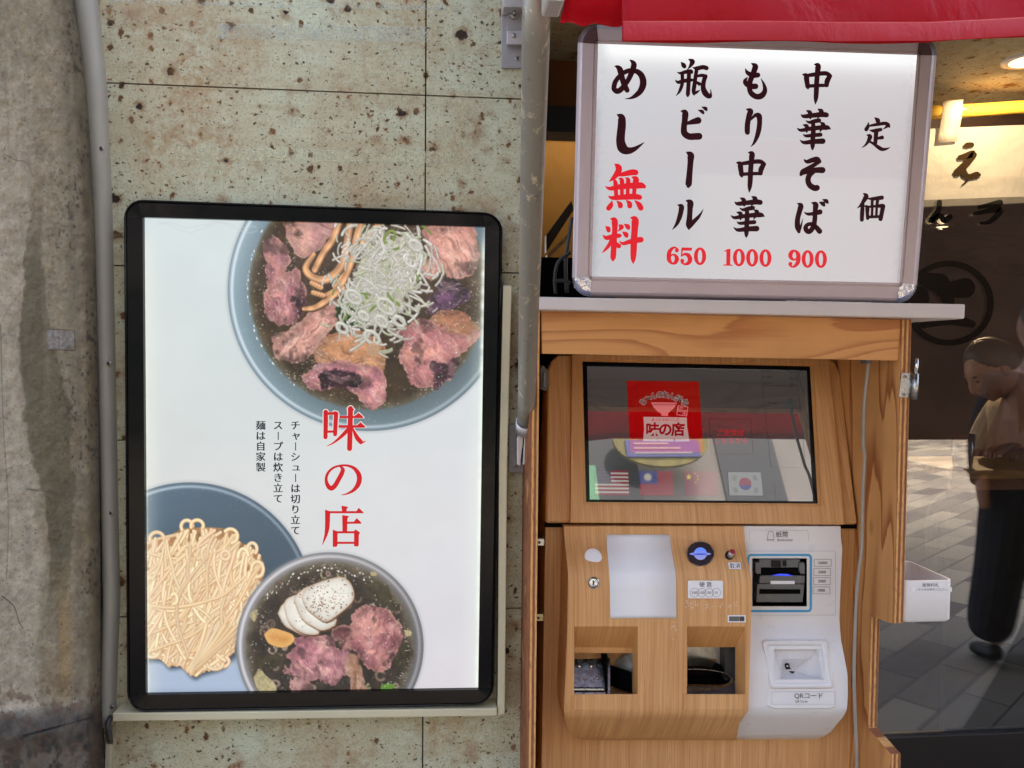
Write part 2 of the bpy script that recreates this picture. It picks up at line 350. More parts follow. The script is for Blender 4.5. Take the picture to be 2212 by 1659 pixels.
        me = bpy.data.meshes.new(name); nv = nx*ny; idx = np.arange(nv).reshape(ny, nx)
        fq = np.stack([idx[:-1, :-1], idx[1:, :-1], idx[1:, 1:], idx[:-1, 1:]], -1).reshape(-1)
        me.vertices.add(nv); me.vertices.foreach_set('co', P.reshape(-1).astype(np.float32)); nf = len(fq)//4
        me.loops.add(nf*4); me.loops.foreach_set('vertex_index', fq.astype(np.int32)); me.polygons.add(nf); me.polygons.foreach_set('loop_start', np.arange(0, nf*4, 4, dtype=np.int32))
        me.update(calc_edges=True); at = me.color_attributes.new('paint', 'FLOAT_COLOR', 'POINT')
        c = np.clip(s.sample(U, V), 0, 1); lin = np.where(c <= .04045, c/12.92, ((c+.055)/1.055)**2.4); rgba = np.concatenate([lin, np.ones((*lin.shape[:2], 1))], -1)
        at.data.foreach_set('color', rgba.reshape(-1).astype(np.float32)); me.materials.append(m); me.shade_smooth()
        o = bpy.data.objects.new(name, me); C.objects.link(o); W[o.name] = L
        if parent: o.parent = parent
        else: o.location = L
        return o

# ------------------------------------------------------------------ lettering
_fc = {}
def glyph_mesh(txt, offset=0.0):
    k = (txt, offset)
    if k not in _fc:
        cu = bpy.data.curves.new('lettering', 'FONT'); cu.body = txt; cu.size = 1; cu.offset = offset; cu.resolution_u = 4
        o = bpy.data.objects.new('lettering', cu); C.objects.link(o); dg = bpy.context.evaluated_depsgraph_get()
        me = bpy.data.meshes.new_from_object(o.evaluated_get(dg)); v = [tuple(q.co) for q in me.vertices]; f = [list(p.vertices) for p in me.polygons]
        bpy.data.meshes.remove(me); bpy.data.objects.remove(o); bpy.data.curves.remove(cu); _fc[k] = (v, f)
    return _fc[k]
def bbox(v): return min(q[0] for q in v), min(q[1] for q in v), max(q[0] for q in v), max(q[1] for q in v)
_kb = bbox(glyph_mesh('国')[0]); KC = ((_kb[0]+_kb[2])/2, (_kb[1]+_kb[3])/2); KS = max(_kb[2]-_kb[0], _kb[3]-_kb[1])
def lay(items, plane, e=.001):
    """items: (text, cx, cy, size, opts) centred on the pixel; kanji em box = size. Returns mesh data on the plane"""
    parts = []; k = 0
    for it in items:
        t, cx, cy, sz = it[:4]; o = it[4] if len(it) > 4 else {}
        v, f = glyph_mesh(t, o.get('bold', 0)); s = sz*.92/KS
        if not v: continue
        if o.get('em'): mx, my = KC
        else: b = bbox(v); mx, my = (b[0]+b[2])/2, (b[1]+b[3])/2
        a = R(o.get('rot', 0)); ca, sa = math.cos(a), math.sin(a)
        for dx in o.get('dup', (0,)):
            pp = off(plane, e+k*2e-5); k += 1; vv = []
            for q in v:
                x, y = (q[0]-mx)*s*o.get('sx', 1)+dx*sz, -(q[1]-my)*s*o.get('sy', 1); x += o.get('shear', 0)*y
                vv.append(hit(cx+x*ca-y*sa, cy+x*sa+y*ca, pp))
            parts.append((vv, f))
    return merge(parts)
def text(name, items, plane, m, parent, e=.001): v, f = lay(items, plane, e); return obj(name, v, f, m, parent)
def brush(strokes, mp, plane, e=.001, n=5):
    """brush strokes (x, y, half width) in a local frame mp=(x0, y0, k) -> pixels; a stroke whose points are 2-tuples is a filled polygon"""
    parts = []; i = 0
    for st in strokes:
        pp = off(plane, e+i*2.5e-5); i += 1
        if len(st[0]) == 2:
            parts.append(([hit(mp[0]+x*mp[2], mp[1]+y*mp[2], pp) for x, y in st], [list(range(len(st)))])); continue
        P = catmull(st, n); L = []; Rr = []
        for j, p in enumerate(P):
            a = P[max(j-1, 0)]; b = P[min(j+1, len(P)-1)]; d = np.array([b[0]-a[0], b[1]-a[1]]); d /= np.hypot(*d)+1e-9; r = max(p[2], .5)
            L.append((p[0]-d[1]*r, p[1]+d[0]*r)); Rr.append((p[0]+d[1]*r, p[1]-d[0]*r))
        v = []; f = []
        for a, b in zip(L, Rr): v += [a, b]
        f = [[2*j, 2*j+1, 2*j+3, 2*j+2] for j in range(len(P)-1)]
        def cap(c, d, r, base):
            m_ = 8; a0 = math.atan2(d[1], d[0]); ids = []
            for q in range(m_+1): a = a0-math.pi/2+math.pi*q/m_; v.append((c[0]+r*math.cos(a), c[1]+r*math.sin(a))); ids.append(len(v)-1)
            f.append(ids)
        e0 = P[0][:2]-P[1][:2]; cap(P[0][:2], e0, max(P[0][2], .5), 0); e1 = P[-1][:2]-P[-2][:2]; cap(P[-1][:2], e1, max(P[-1][2], .5), 0)
        parts.append(([hit(mp[0]+x*mp[2], mp[1]+y*mp[2], pp) for x, y in v], f))
    return merge(parts)
def ring_data(cx, cy, rx, ry, ix, iy, plane, n=36):
    v = []; f = []
    for i in range(n):
        a = 2*math.pi*i/n; v += [hit(cx+rx*math.cos(a), cy+ry*math.sin(a), plane), hit(cx+ix*math.cos(a), cy+iy*math.sin(a), plane)]
    f = [[2*i, 2*((i+1) % n), 2*((i+1) % n)+1, 2*i+1] for i in range(n)]; return v, f
def outline_data(pts, wd, plane):
    """closed outline of width wd px around a pixel polygon"""
    cx = sum(p[0] for p in pts)/len(pts); cy = sum(p[1] for p in pts)/len(pts); v = []; n = len(pts)
    for i, p in enumerate(pts):
        a = np.array(pts[i-1]); b = np.array(pts[(i+1) % n]); q = np.array(p); d1 = (q-a)/(np.hypot(*(q-a))+1e-9); d2 = (b-q)/(np.hypot(*(b-q))+1e-9)
        nn = np.array([-(d1+d2)[1], (d1+d2)[0]]); nn /= np.hypot(*nn)+1e-9; k = wd/max(.3, abs(nn@np.array([-d1[1], d1[0]])))
        inn = q+nn*k if (np.array([cx, cy])-q)@nn > 0 else q-nn*k; v += [hit(*q, plane), hit(*inn, plane)]
    return v, [[2*i, 2*((i+1) % n), 2*((i+1) % n)+1, 2*i+1] for i in range(n)]

# ================================================================== LARGE STRUCTURE
Z = lambda px, py, Y: hit(px, py, Y).z
Xp = lambda px, py, Y: hit(px, py, Y).x
# --- street
def paving():
    s = NT('herringbone_paving'); P = s.pos((1, 1, 1), (0, 0, R(38)))
    br = s.n('ShaderNodeTexBrick', {'Vector': P, 'Scale': 1.0, 'Mortar Size': .006, 'Mortar Smooth': .2, 'Bias': 0., 'Brick Width': .56, 'Row Height': .19, 'Color1': (.12, .10, .085), 'Color2': (.36, .32, .24), 'Mortar': (.07, .065, .06)})
    n = s.noise(s.pos(), 60, 5, .7); m = s.noise(s.pos(), 1.2, 3)
    c = s.mix(s.mr(n, .3, .7, 0, .3), br.outputs[0], (.2, .185, .16)); c = s.mix(s.mr(m, .4, .7, 0, .35), c, (.2, .19, .18))
    s.bump(n, .3, .003); return s.p(col=c, rough=.8, spec=.2)
g = obj('street_paving', [(-60, -60, 0), (60, -60, 0), (60, 60, 0), (-60, 60, 0)], [[0, 1, 2, 3]], paving()); tag(g, None, None, kind='structure')
# --- shop building (parts)
sb = thing('shop_building', (0, 3, 0), 'noodle shop building with dark brown interior behind the doorway', 'building')
Mw = mat('upper_wall_render', (.42, .40, .36), .8, var=.12, vscale=3)
Mi = mat('interior_brown_wall', (.036, .018, .011), .6, var=.25, vscale=2); Mf = mat('interior_floor', (.008, .007, .006), .6, spec=.1)
Mo = mat('ochre_interior_wall', s2l((150, 112, 52)), .7, var=.12)
SOF = 2.26
box('upper_wall', (-6, .0, 2.62), (7, 4.6, 6.2), Mw, sb)
Msof, _ = stone('soffit_stone', 1., .28)
box('soffit', (.10, .02, SOF), (7, .62, SOF+.08), Msof, sb)
box('interior_ceiling', (.10, .622, SOF-.06), (7, 4.5, SOF+.08), Mi, sb)
box('rear_wall', (-.2, 4.4, 0), (7, 4.5, SOF), Mi, sb)
box('side_wall', (6.9, .3, 0), (7, 4.4, SOF), Mi, sb)
box('interior_floor', (.1, .12, .004), (6.9, 4.4, .02), Mf, sb)
# --- pitted stone wall of separate slabs
Mst, _s = stone('pitted_stone')
sw = thing('stone_wall', (-.3, 0, 0), 'pitted beige stone slab wall behind the framed ramen poster', 'wall')
XL, XR = -1.62, Xp(1143, 1200, -.12)-.012
gx = [XL, Xp(921, 200, 0)-.0015, XR+.02]
zs = [Z(921, 1700, 0)-.35, Z(921, 1318, 0), Z(921, 950, 0), Z(921, 586, 0), Z(921, 206, 0), Z(921, 206, 0)+.41]
zs = [0.0]+zs
gap = .003
for i in range(2):
    for j in range(len(zs)-1):
        box('stone_slab', (gx[i]+gap/2, 0, zs[j]+gap/2), (gx[i+1]-gap/2, .05, zs[j+1]-gap/2), Mst, sw)
box('mortar_backing', (XL, .006, 0), (XR+.02, .06, zs[-1]+.2), mat('dark_mortar', (.03, .027, .022), .9), sw)
def ghost(name, px, colr, a):
    s = NT(name); n = s.noise(s.pos(), 60, 5, .7); n2 = s.noise(s.pos(), 7, 4, .6)
    tr = s.n('ShaderNodeBsdfTransparent'); mx = s.n('ShaderNodeMixShader', {0: s.math('MULTIPLY', s.mr(n, .40, .58, 0, a), s.mr(n2, .3, .65, .35, 1.1))})
    s.t.links.new(tr.outputs[0], mx.inputs[1]); s.t.links.new(s.b.outputs[0], mx.inputs[2]); s.t.links.new(mx.outputs[0], s.out.inputs[0])
    s.p(col=colr, rough=.7, spec=.2)
    return sheet('tape_mark', px, 0., s.m, sw, .0012)
g1 = s2l((216, 216, 186)); g2 = s2l((204, 212, 202))
ghost('adhesive_mark', [(382, 318), (1000, 328), (1000, 352), (382, 346)], g1, .6)
ghost('adhesive_mark', [(990, 180), (1014, 181), (1006, 320), (985, 320)], g1, .5)
ghost('adhesive_mark', [(470, 50), (930, 58), (925, 92), (468, 84)], g2, .5)
ghost('adhesive_mark', [(236, 0), (1000, 12), (995, 24), (236, 8)], g2, .4)
# --- stained concrete pillar, painted weathering
cv = Cv(-60, -40, 250, 1700, .8)
X, Y = cv.X, cv.Y
n1 = fbm(X*.012, Y*.006, 1, 5)[..., None]; n2 = fbm(X*.06, Y*.05, 2, 5)[..., None]; n3 = fbm(X*.03, Y*.012, 3, 4)[..., None]
I = col((142, 131, 110))*(.8+.3*n2)*np.ones_like(n1)
I = I*(1-.6*sst(.45, .7, n1))+col((116, 100, 76))*.6*sst(.45, .7, n1)
edge = 155+22*(fbm(Y*.012, X*0, 5, 3)-.5)+np.where(Y < 800, -25, 5)
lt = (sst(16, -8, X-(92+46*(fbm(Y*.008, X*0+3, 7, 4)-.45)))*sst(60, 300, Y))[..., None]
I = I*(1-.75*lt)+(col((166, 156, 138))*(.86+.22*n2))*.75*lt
cx = 118+30*np.sin(Y*.006+1)+22*(fbm(Y*.02, X*0, 9, 4)-.5); wd = np.interp(Y, [450, 650, 780, 900, 1150, 1500], [14, 30, 52, 60, 30, 12])
dk = (sst(1., .80, np.abs(X-cx)/(wd*(.8+.5*n2[..., 0])))*sst(380, 620, Y)*sst(1420, 1150, Y))[..., None]
I = I*(1-.75*dk)+col((90, 82, 64))*(.8+.35*n3)*.75*dk
dk2 = (sst(.5, .72, fbm(X*.02, Y*.004, 14, 4))*sst(60, 130, X)*sst(700, 100, Y))[..., None]; I = I*(1-.45*dk2)+col((86, 82, 70))*.45*dk2
wd2 = (sst(14, 0, np.abs(X-(112+8*np.sin(Y*.01))))*sst(420, 600, Y)*sst(1000, 700, Y))[..., None]; I = I*(1-.4*wd2*n2)+col((160, 155, 144))*.4*wd2*n2
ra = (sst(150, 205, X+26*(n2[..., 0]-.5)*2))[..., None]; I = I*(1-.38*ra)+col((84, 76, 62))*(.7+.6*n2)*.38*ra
li = (sst(.60, .68, fbm(X*.16, Y*.11, 11, 5))*sst(110, 190, X)*sst(.5, .62, fbm(X*.014, Y*.007, 12)))[..., None]; I = I*(1-.7*li)+col((50, 45, 42))*.7*li
li = (sst(.70, .76, fbm(X*.2, Y*.18, 21, 4)))[..., None]; I = I*(1-.4*li)+col((76, 68, 58))*.4*li
st = (sst(26, 4, np.abs(X-150-6*np.sin(Y*.01)))*sst(1180, 1350, Y)*sst(1560, 1450, Y))[..., None]; I = I*(1-.45*st)+col((150, 118, 72))*.45*st
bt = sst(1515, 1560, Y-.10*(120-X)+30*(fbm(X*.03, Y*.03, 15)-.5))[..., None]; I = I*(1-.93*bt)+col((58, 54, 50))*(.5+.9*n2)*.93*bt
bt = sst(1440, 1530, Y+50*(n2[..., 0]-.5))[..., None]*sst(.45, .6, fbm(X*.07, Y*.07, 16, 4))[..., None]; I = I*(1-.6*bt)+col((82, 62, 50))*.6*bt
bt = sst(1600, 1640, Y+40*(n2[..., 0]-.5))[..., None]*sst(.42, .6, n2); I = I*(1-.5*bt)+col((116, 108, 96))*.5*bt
cv.I = I
def crack(pts, c, r): cv.strk([(x+random.uniform(-2, 2), y+random.uniform(-2, 2), r*random.uniform(.6, 1.3)) for x, y in pts], c, .8)
crack([(12, 1290), (40, 1310), (50, 1340), (60, 1360)], (70, 62, 54), 1.1); crack([(20, 330), (50, 345), (78, 352), (95, 380)], (104, 98, 86), .7)
crack([(70, 1058), (110, 1062), (160, 1064), (205, 1060)], (88, 82, 72), 1.1); crack([(20, 1250), (25, 1100), (12, 900), (8, 700)], (108, 100, 90), 1.)
crack([(60, 1590), (120, 1575), (180, 1560), (214, 1550)], (24, 22, 22), 2.4)
for _ in range(10):
    x = random.uniform(-40, 200); y = random.uniform(0, 1500); a = random.uniform(0, 6.3)
    crack([(x+12*i*math.cos(a)+random.uniform(-5, 5), y+12*i*math.sin(a)+random.uniform(-5, 5)) for i in range(random.randint(2, 6))], (100, 92, 80), .45)
cv.poly([(120, 711), (187, 714), (187, 757), (121, 755)], lambda X, Y, d: (col((126, 120, 114))*(.75+.5*fbm(X*.2, Y*.2, 4)[..., None])), 1, smooth=False)
cv.strk([(120, 711, .8), (187, 714, .8), (187, 757, 1.2), (121, 755, .8)], (70, 62, 54), .7, 0)
cp = None
EDG = [(-60, 148), (0, 160), (120, 180), (250, 193), (500, 207), (800, 215), (1200, 219), (1500, 221), (1700, 226)]
def cwarp(U, V, P):
    e = np.interp(V, [p[0] for p in EDG], [p[1] for p in EDG])
    S = (U+60)/310.; u2 = -60+S*(e+60+5); Yd = np.full_like(U, -.10); k = np.clip((u2-(e-36))/41., 0, 1)
    Yd = -.10+.13*k**2.6-.006*fbm(U*.05, V*.05, 3)-.05*sst(1520, 1600, V+.1*U)*(1-k)
    D = np.array(fwd)[None, None]+np.array(rt)*((u2-1106)/F)[..., None]-np.array(up)*((V-829.5)/F)[..., None]
    return np.array(CAM)+D*((Yd-CAM.y)/D[..., 1])[..., None]
# the painting is laid out across the surface from the left border to the curved right edge
pcx = cv; pcx.x0 = -60
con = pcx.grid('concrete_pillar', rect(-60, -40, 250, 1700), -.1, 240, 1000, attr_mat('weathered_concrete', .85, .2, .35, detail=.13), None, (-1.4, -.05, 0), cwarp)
tag(con, 'weathered grey concrete pillar with dark damp streaks at the far left', 'pillar')
con2 = box('pillar_core', (-2.6, -.085, 0), (Xp(-55, 800, -.1), .6, 3.), mat('plain_concrete', (.25, .23, .19), .85, var=.2), con)
box('pillar_core', (-1.75, .0, 0), (Xp(150, 800, 0), .6, 3.), bpy.data.materials['plain_concrete'], con)
# --- plastic corner trim
TR = [(-60, 178, 51), (0, 181.5, 50), (184, 201.5, 48), (445, 217, 40), (779, 226.5, 35), (1072, 233.5, 32), (1296, 238, 33), (1480, 232, 31), (1566, 230, 30)]
def trim():
    v = []; n = 14; ys = np.linspace(-60, 1566, 60)
    for y in ys:
        cx_ = np.interp(y, [t[0] for t in TR], [t[1] for t in TR]); wd_ = np.interp(y, [t[0] for t in TR], [t[2] for t in TR])
        c = hit(cx_, y, -.012); r = wd_/2/F*(c-CAM).dot(fwd)
        for k in range(n+1):
            a = math.pi*k/n; v.append(Vector((c.x-r*math.cos(a), .004-.030*max(0, math.sin(a))**.6 if 0 < k < n else .004, c.z)))
    f = [[j*(n+1)+k, j*(n+1)+k+1, (j+1)*(n+1)+k+1, (j+1)*(n+1)+k] for j in range(len(ys)-1) for k in range(n)]+[list(range((len(ys)-1)*(n+1), len(ys)*(n+1)))]
    o = obj('corner_trim', v, f, M['pvc'], None, hit(230, 1566, 0), smooth=True)
    tag(o, 'bowed grey plastic corner strip between the concrete and the stone wall', 'trim'); return o
tr = trim()
def screw(px, py, Y, r_px, parent, m='screw'):
    p = hit(px, py, Y); r = r_px/F*(p-CAM).dot(fwd)
    s_ = dome('screw', p, r, r*.5, M[m], parent, 14)
    q = p+Vector((0, -r*.52, 0)); a = .5; V_ = []; F_ = []
    for t in (a, a+math.pi/2):
        dx, dz = math.cos(t), math.sin(t); k = len(V_)
        V_ += [q+Vector((dx*r*.6-dz*r*.13, -k*1e-5, dz*r*.6+dx*r*.13)), q+Vector((dx*r*.6+dz*r*.13, -k*1e-5, dz*r*.6-dx*r*.13)), q+Vector((-dx*r*.6+dz*r*.13, -k*1e-5, -dz*r*.6-dx*r*.13)), q+Vector((-dx*r*.6-dz*r*.13, -k*1e-5, -dz*r*.6+dx*r*.13))]
        F_.append([k, k+1, k+2, k+3])
    obj('screw_slot', V_, F_, M['blackm'], s_); return s_
for a, b, r_ in ((220, 321, 5), (236, 785, 5.2), (240, 1108, 5.2), (243, 1527, 4.6)): screw(a, b, -.022, r_, tr)
# cream cable covers round the poster
o = slab('cable_cover', [(243, 1541), (660, 1536), (1074, 1530), (1073, 1547), (660, 1553), (243, 1559)], -.045, 0, M['cream'], None, hit(660, 1556, -.02), bevel=.002)
tag(o, 'cream plastic cable cover lying flat under the framed poster', 'cable cover', 'cream cable covers')
o = slab('cable_cover', [(1087, 616), (1106, 617), (1096, 1000), (1091, 1543), (1075, 1546), (1078, 1000)], -.04, 0, M['cream'], None, hit(1084, 1546, -.02), bevel=.002)
tag(o, 'cream plastic cable cover standing upright beside the poster and the support pole', 'cable cover', 'cream cable covers')
tube_pts = [hit(240, 1548, -.02), hit(233, 1562, -.03), hit(236, 1590, -.02), hit(238, 1604, -.005)]
o = tube('cable_loop', tube_pts, .006, M['dgray'], None, hit(236, 1580, 0)); tag(o, 'short dark cable poking out below the plastic corner strip', 'cable')
o = slab('edge_strip', [(229, 1600), (240, 1600), (233, 1720), (224, 1720)], -.012, 0, M['cream'], None, hit(232, 1660, 0)); tag(o, 'cream edge strip at the bottom left of the stone wall', 'trim')

# ================================================================== FRAMED POSTER LIGHT BOX
PB = thing('poster_light_box', hit(670, 1535, -.02), 'tall black framed backlit ramen poster with three bowls', 'poster')
OQ = [(265.5, 429), (1087, 459), (1067, 1524), (273, 1541)]; IQ = [(308, 469), (1048, 490), (1033, 1490), (315, 1501)]
def corner(q, i, rad, n=7):
    p = np.array(q[i], float); a = np.array(q[i-1], float)-p; b = np.array(q[(i+1) % 4], float)-p; a /= np.hypot(*a); b /= np.hypot(*b)
    A = p+a*rad; B = p+b*rad; c = A+b*rad; return [tuple(c-b*rad*math.cos(t)-a*rad*math.sin(t)) for t in np.linspace(0, math.pi/2, n)]
def frame_piece(name, outer, inner, m, parent, yb, yf, yi, band=.0):
    """open strip: outer pixel polyline, inner pixel polyline (same count); back yb, front yf, inner lip yi"""
    v = []; f = []
    for (ou, ov), (iu, iv) in zip(outer, inner):
        A = hit(ou, ov, yf); I1 = hit(iu, iv, yf+.004); B = A.lerp(I1, .10); Cc = A.lerp(I1, .16); D = A.lerp(I1, .86)
        v += [Vector((A.x, yb, A.z)), A+Vector((0, .004, 0)), B, Cc+Vector((0, .0022, 0)), A.lerp(I1, .2)+Vector((0, .0, 0)), D, Vector((I1.x, yf+.004, I1.z)), Vector((I1.x, yi, I1.z))]
    n = len(outer); k = 8
    for i in range(n-1): f += [[i*k+j, i*k+j+1, (i+1)*k+j+1, (i+1)*k+j] for j in range(k-1)]
    return obj(name, v, f, m, parent)
cor = [corner(OQ, i, 42) for i in range(4)]
INC = []
for i in range(4):
    p = np.array(IQ[i]); a = np.array(IQ[i-1])-p; b = np.array(IQ[(i+1) % 4])-p; a = a/np.hypot(*a); b = b/np.hypot(*b)
    INC.append([tuple(p+(a if j < 3.5 else b)*0.) for j in range(7)])
for i in range(4):
    frame_piece('frame_corner', cor[i], INC[i], M['black'], PB, 0, -.046, -.026)
    a0, a1 = cor[i][-1], cor[(i+1) % 4][0]; e = .0006
    a0 = quad_at([a0, a1, a1, a0], e, 0); a1 = quad_at([a0, a1, a1, a0], 1-e, 0)
    frame_piece('frame_rail', [a0, a1], [INC[i][-1], INC[(i+1) % 4][0]], M['black'], PB, 0, -.0452, -.026)
# ------- printed artwork
cv = Cv(296, 460, 1060, 1512, .95); X, Y = cv.X, cv.Y
tx = ((X-300)/750)[..., None]; ty = ((Y-470)/1030)[..., None]; nn = fbm(X*.012, Y*.012, 1)[..., None]
cv.I = col((206, 220, 228))*(1-ty)+(col((204, 206, 208))*(1-tx)+col((214, 212, 226))*tx)*ty; cv.I = np.clip(cv.I*(.985+.03*nn)*np.array([1.03, 1.015, .985]), 0, 1)
A8 = lambda x, y: ((880+x/1.8436)*.54004, (850+y/1.8436)*.54004)
def P8(pts): return [A8(*p) for p in pts]
def meat(c1, c2, ang=1.2, k=0, fat=(226, 168, 150)):
    ca, sa = math.cos(ang), math.sin(ang)
    def fn(X, Y, d):
        wx = (fbm(X*.022, Y*.022, k+11, 3)-.5)*46; wy = (fbm(X*.022, Y*.022, k+15, 3)-.5)*46
        u, v = (X+wx)*ca+(Y+wy)*sa, -(X+wx)*sa+(Y+wy)*ca; a = sst(.3, .7, fbm(X*.03, Y*.03, k, 4))[..., None]; fb = fbm(u*.05, v*.42, k+2, 4)[..., None]; b = fbm(X*.16, Y*.16, k+4, 5)[..., None]
        c = col(c1)*(1-a)+col(c2)*a; c = c*(.80+.34*fb)*(.82+.32*b)
        mm = sst(.56, .68, fbm(u*.03, v*.10, k+21, 4))[..., None]; c = c*(1-.34*mm)+col((244, 204, 190))*(.8+.3*b)*.34*mm
        md = sst(.58, .72, fbm(u*.035, v*.14, k+27, 4))[..., None]; c = c*(1-.34*md)+col(c1)*.4*.34*md
        dome_ = np.clip(d/26., 0, 1)[..., None]; c = np.clip((c*.74+.26*c.mean(-1, keepdims=True)*np.array([1.08, .98, .94]))*(.84+.26*dome_), 0, 1)
        e = (sst(6, 0, d)*sst(.42, .6, fbm(X*.06, Y*.06, k+31, 3)))[..., None]; c = c*(1-.6*e)+col(fat)*.6*e
        sh = sst(.60, .74, fbm(X*.026, Y*.026, k+7, 4))[..., None]; c = c*(1-.38*sh)
        hl = (sst(.66, .78, fbm(X*.34, Y*.34, k+9, 3))*sst(.46, .62, fbm(X*.05, Y*.05, k+8, 3)))[..., None]; return np.clip(c*(1-.6*hl)+col((252, 232, 230))*.6*hl, 0, 1)
    return fn
def bowl(cx, cy, r, rim, wall, soup, rs, k):
    sl = cv.sl((cx-r, cy-r, cx+r, cy+r), 16); X, Y = cv.X[sl], cv.Y[sl]; d = np.hypot(X-cx, Y-cy); an = np.arctan2(Y-cy, X-cx)
    cv.put(sl, sst(r+9, r-3, d)*.35, col((130, 136, 146)))
    sh = (.86+.14*np.cos(an+2.6))[..., None]
    c = col(wall)*sh*(1-.14*sst(r-10, rs, d)[..., None]); hl = np.exp(-((d-(r-9))/3.5)**2)[..., None]*(.35+.5*(np.cos(an-3.3)*.5+.5)[..., None]); c = c*(1-hl)+col(rim)*hl
    ed = sst(r-5, r, d)[..., None]; c = c*(1-.45*ed)+col((96, 112, 126))*.45*ed
    sp = ((vn(X*.7, Y*.7, k) > .93)*sst(r-42, r-24, d)*sst(r-4, r-14, d))[..., None]*.5; c = c*(1-sp)+.95*sp
    if soup is not None:
        m = fbm(X*.05, Y*.05, k+2, 5)[..., None]; m2 = fbm(X*.2, Y*.2, k+3, 4)[..., None]
        s_ = col(soup)*(.42+.75*m+.35*m2); e = np.exp(-((d-rs)/14.)**2)[..., None]*.8; s_ = s_*(1-e)+col((112, 104, 84))*(.7+.5*m)*e
        g_ = sst(.74, .8, vn(X*.45, Y*.45, k+5))[..., None]*.5*sst(.5, .65, fbm(X*.03, Y*.03, k))[..., None]; s_ = s_*(1-g_)+col((214, 206, 186))*g_
        q = sst(rs+5, rs-5, d+4*(m[..., 0]-.5))[..., None]; c = c*(1-q)+s_*q
    cv.put(sl, sst(r+.8, r-.8, d), c)
bowl(797, 626, 305, (228, 238, 246), (146, 170, 182), (62, 46, 30), 258, 3)
cv.poly(P8([(470, 78), (720, 60), (900, 60), (880, 120), (790, 200), (760, 260), (640, 330), (560, 310), (500, 190)]), meat((206, 140, 138), (226, 158, 140), .5, 1), wob=4, wk=1)
cv.poly(P8([(320, 240), (400, 170), (470, 230), (515, 330), (480, 450), (560, 420), (600, 480), (640, 600), (610, 720), (560, 810), (430, 835), (335, 770), (325, 650), (350, 500), (330, 370)]), meat((172, 100, 112), (216, 138, 130), 1.4, 3), wob=6, wk=2)
cv.poly(P8([(540, 560), (600, 500), (650, 600), (640, 740), (570, 800), (530, 700)]), meat((60, 26, 40), (120, 60, 66), 1.4, 5, (110, 60, 70)), 5, wob=14, wk=3)
cv.poly(P8([(690, 1030), (760, 930), (900, 870), (1050, 870), (1200, 960), (1225, 1060), (1195, 1190), (1050, 1240), (860, 1180), (730, 1130)]), meat((196, 128, 78), (210, 142, 96), .2, 6, (190, 120, 90)), wob=3, wk=4)
cv.poly(P8([(600, 1210), (700, 1130), (860, 1090), (1040, 1120), (1190, 1150), (1232, 1260), (1212, 1400), (1140, 1452), (1060, 1430), (1000, 1330), (900, 1290), (760, 1310), (660, 1290)]), meat((178, 100, 118), (228, 142, 140), .3, 8), wob=5, wk=5)
cv.poly(P8([(715, 1200), (840, 1150), (1000, 1180), (1062, 1230), (1000, 1300), (900, 1290), (760, 1300)]), meat((30, 14, 22), (70, 30, 48), .3, 9, (90, 50, 70)), 3, wob=6, wk=6)
cv.poly(P8([(1540, 790), (1640, 720), (1800, 740), (1910, 860), (1850, 940), (1650, 900)]), meat((200, 132, 84), (186, 112, 74), .4, 10, (190, 130, 100)), 2, wob=4, wk=7)
cv.poly(P8([(1300, 880), (1430, 790), (1540, 780), (1600, 830), (1780, 900), (1925, 880), (1860, 980), (1740, 1080), (1715, 1170), (1660, 1250), (1490, 1300), (1390, 1240), (1370, 1140), (1310, 1070), (1345, 980)]), meat((196, 112, 116), (226, 144, 128), .9, 11), wob=6, wk=8)
cv.poly(P8([(1570, 1120), (1730, 1090), (1700, 1200), (1600, 1280), (1560, 1200)]), meat((40, 18, 30), (90, 40, 60), .9, 12, (110, 60, 80)), 4, wob=12, wk=9)
cv.poly(P8([(1490, 130), (1600, 80), (1860, 90), (1905, 250), (1900, 400), (1830, 470), (1700, 490), (1640, 430), (1560, 500), (1480, 400), (1540, 330), (1510, 200)]), meat((214, 138, 124), (222, 150, 130), 1.1, 13), wob=5, wk=10)
cv.poly(P8([(1530, 640), (1640, 480), (1760, 520), (1840, 560), (1825, 640), (1700, 700), (1545, 745)]), meat((34, 18, 38), (112, 66, 110), .3, 15, (130, 90, 130)), 2, wob=8, wk=12)
cv.poly(P8([(375, 920), (480, 870), (600, 790), (700, 700), (860, 650), (890, 700), (880, 790), (790, 910), (700, 1000), (640, 1085), (560, 1105), (430, 1075), (390, 1000)]), meat((212, 138, 124), (232, 164, 144), 2.2, 16), wob=4, wk=13)
tan = lambda a, b: (lambda s_, t: (col(a)*(.62+.42*np.sqrt(np.clip(1-s_*s_, 0, 1)))[..., None]*(1-.1*np.sin(t*22)[..., None])+col(b)*(np.exp(-((s_+.25)/.22)**2)*.16)[..., None]))
def S8(pts, fn, n=5): cv.strk([(*A8(x, y), r*.293) for x, y, r in pts], fn, .9, n)
for pts in ([(1180, 80, 26), (1100, 170, 26), (1000, 250, 24)], [(1040, 70, 28), (990, 250, 28), (930, 420, 26), (850, 540, 24)], [(960, 70, 26), (930, 260, 28), (890, 400, 30), (790, 490, 30), (690, 480, 28), (630, 410, 24), (690, 310, 18)], [(880, 70, 24), (830, 200, 26), (760, 300, 24), (700, 420, 24)], [(1000, 260, 22), (940, 440, 24), (870, 560, 22), (760, 620, 20)], [(900, 560, 24), (800, 640, 24), (700, 700, 22), (620, 710, 16)], [(680, 520, 20), (740, 550, 22)], [(690, 590, 20), (760, 610, 20)]):
    S8([(x+3, y+7, r+2) for x, y, r in pts], (84, 56, 38)); S8(pts, tan((206, 152, 108), (240, 210, 176)))
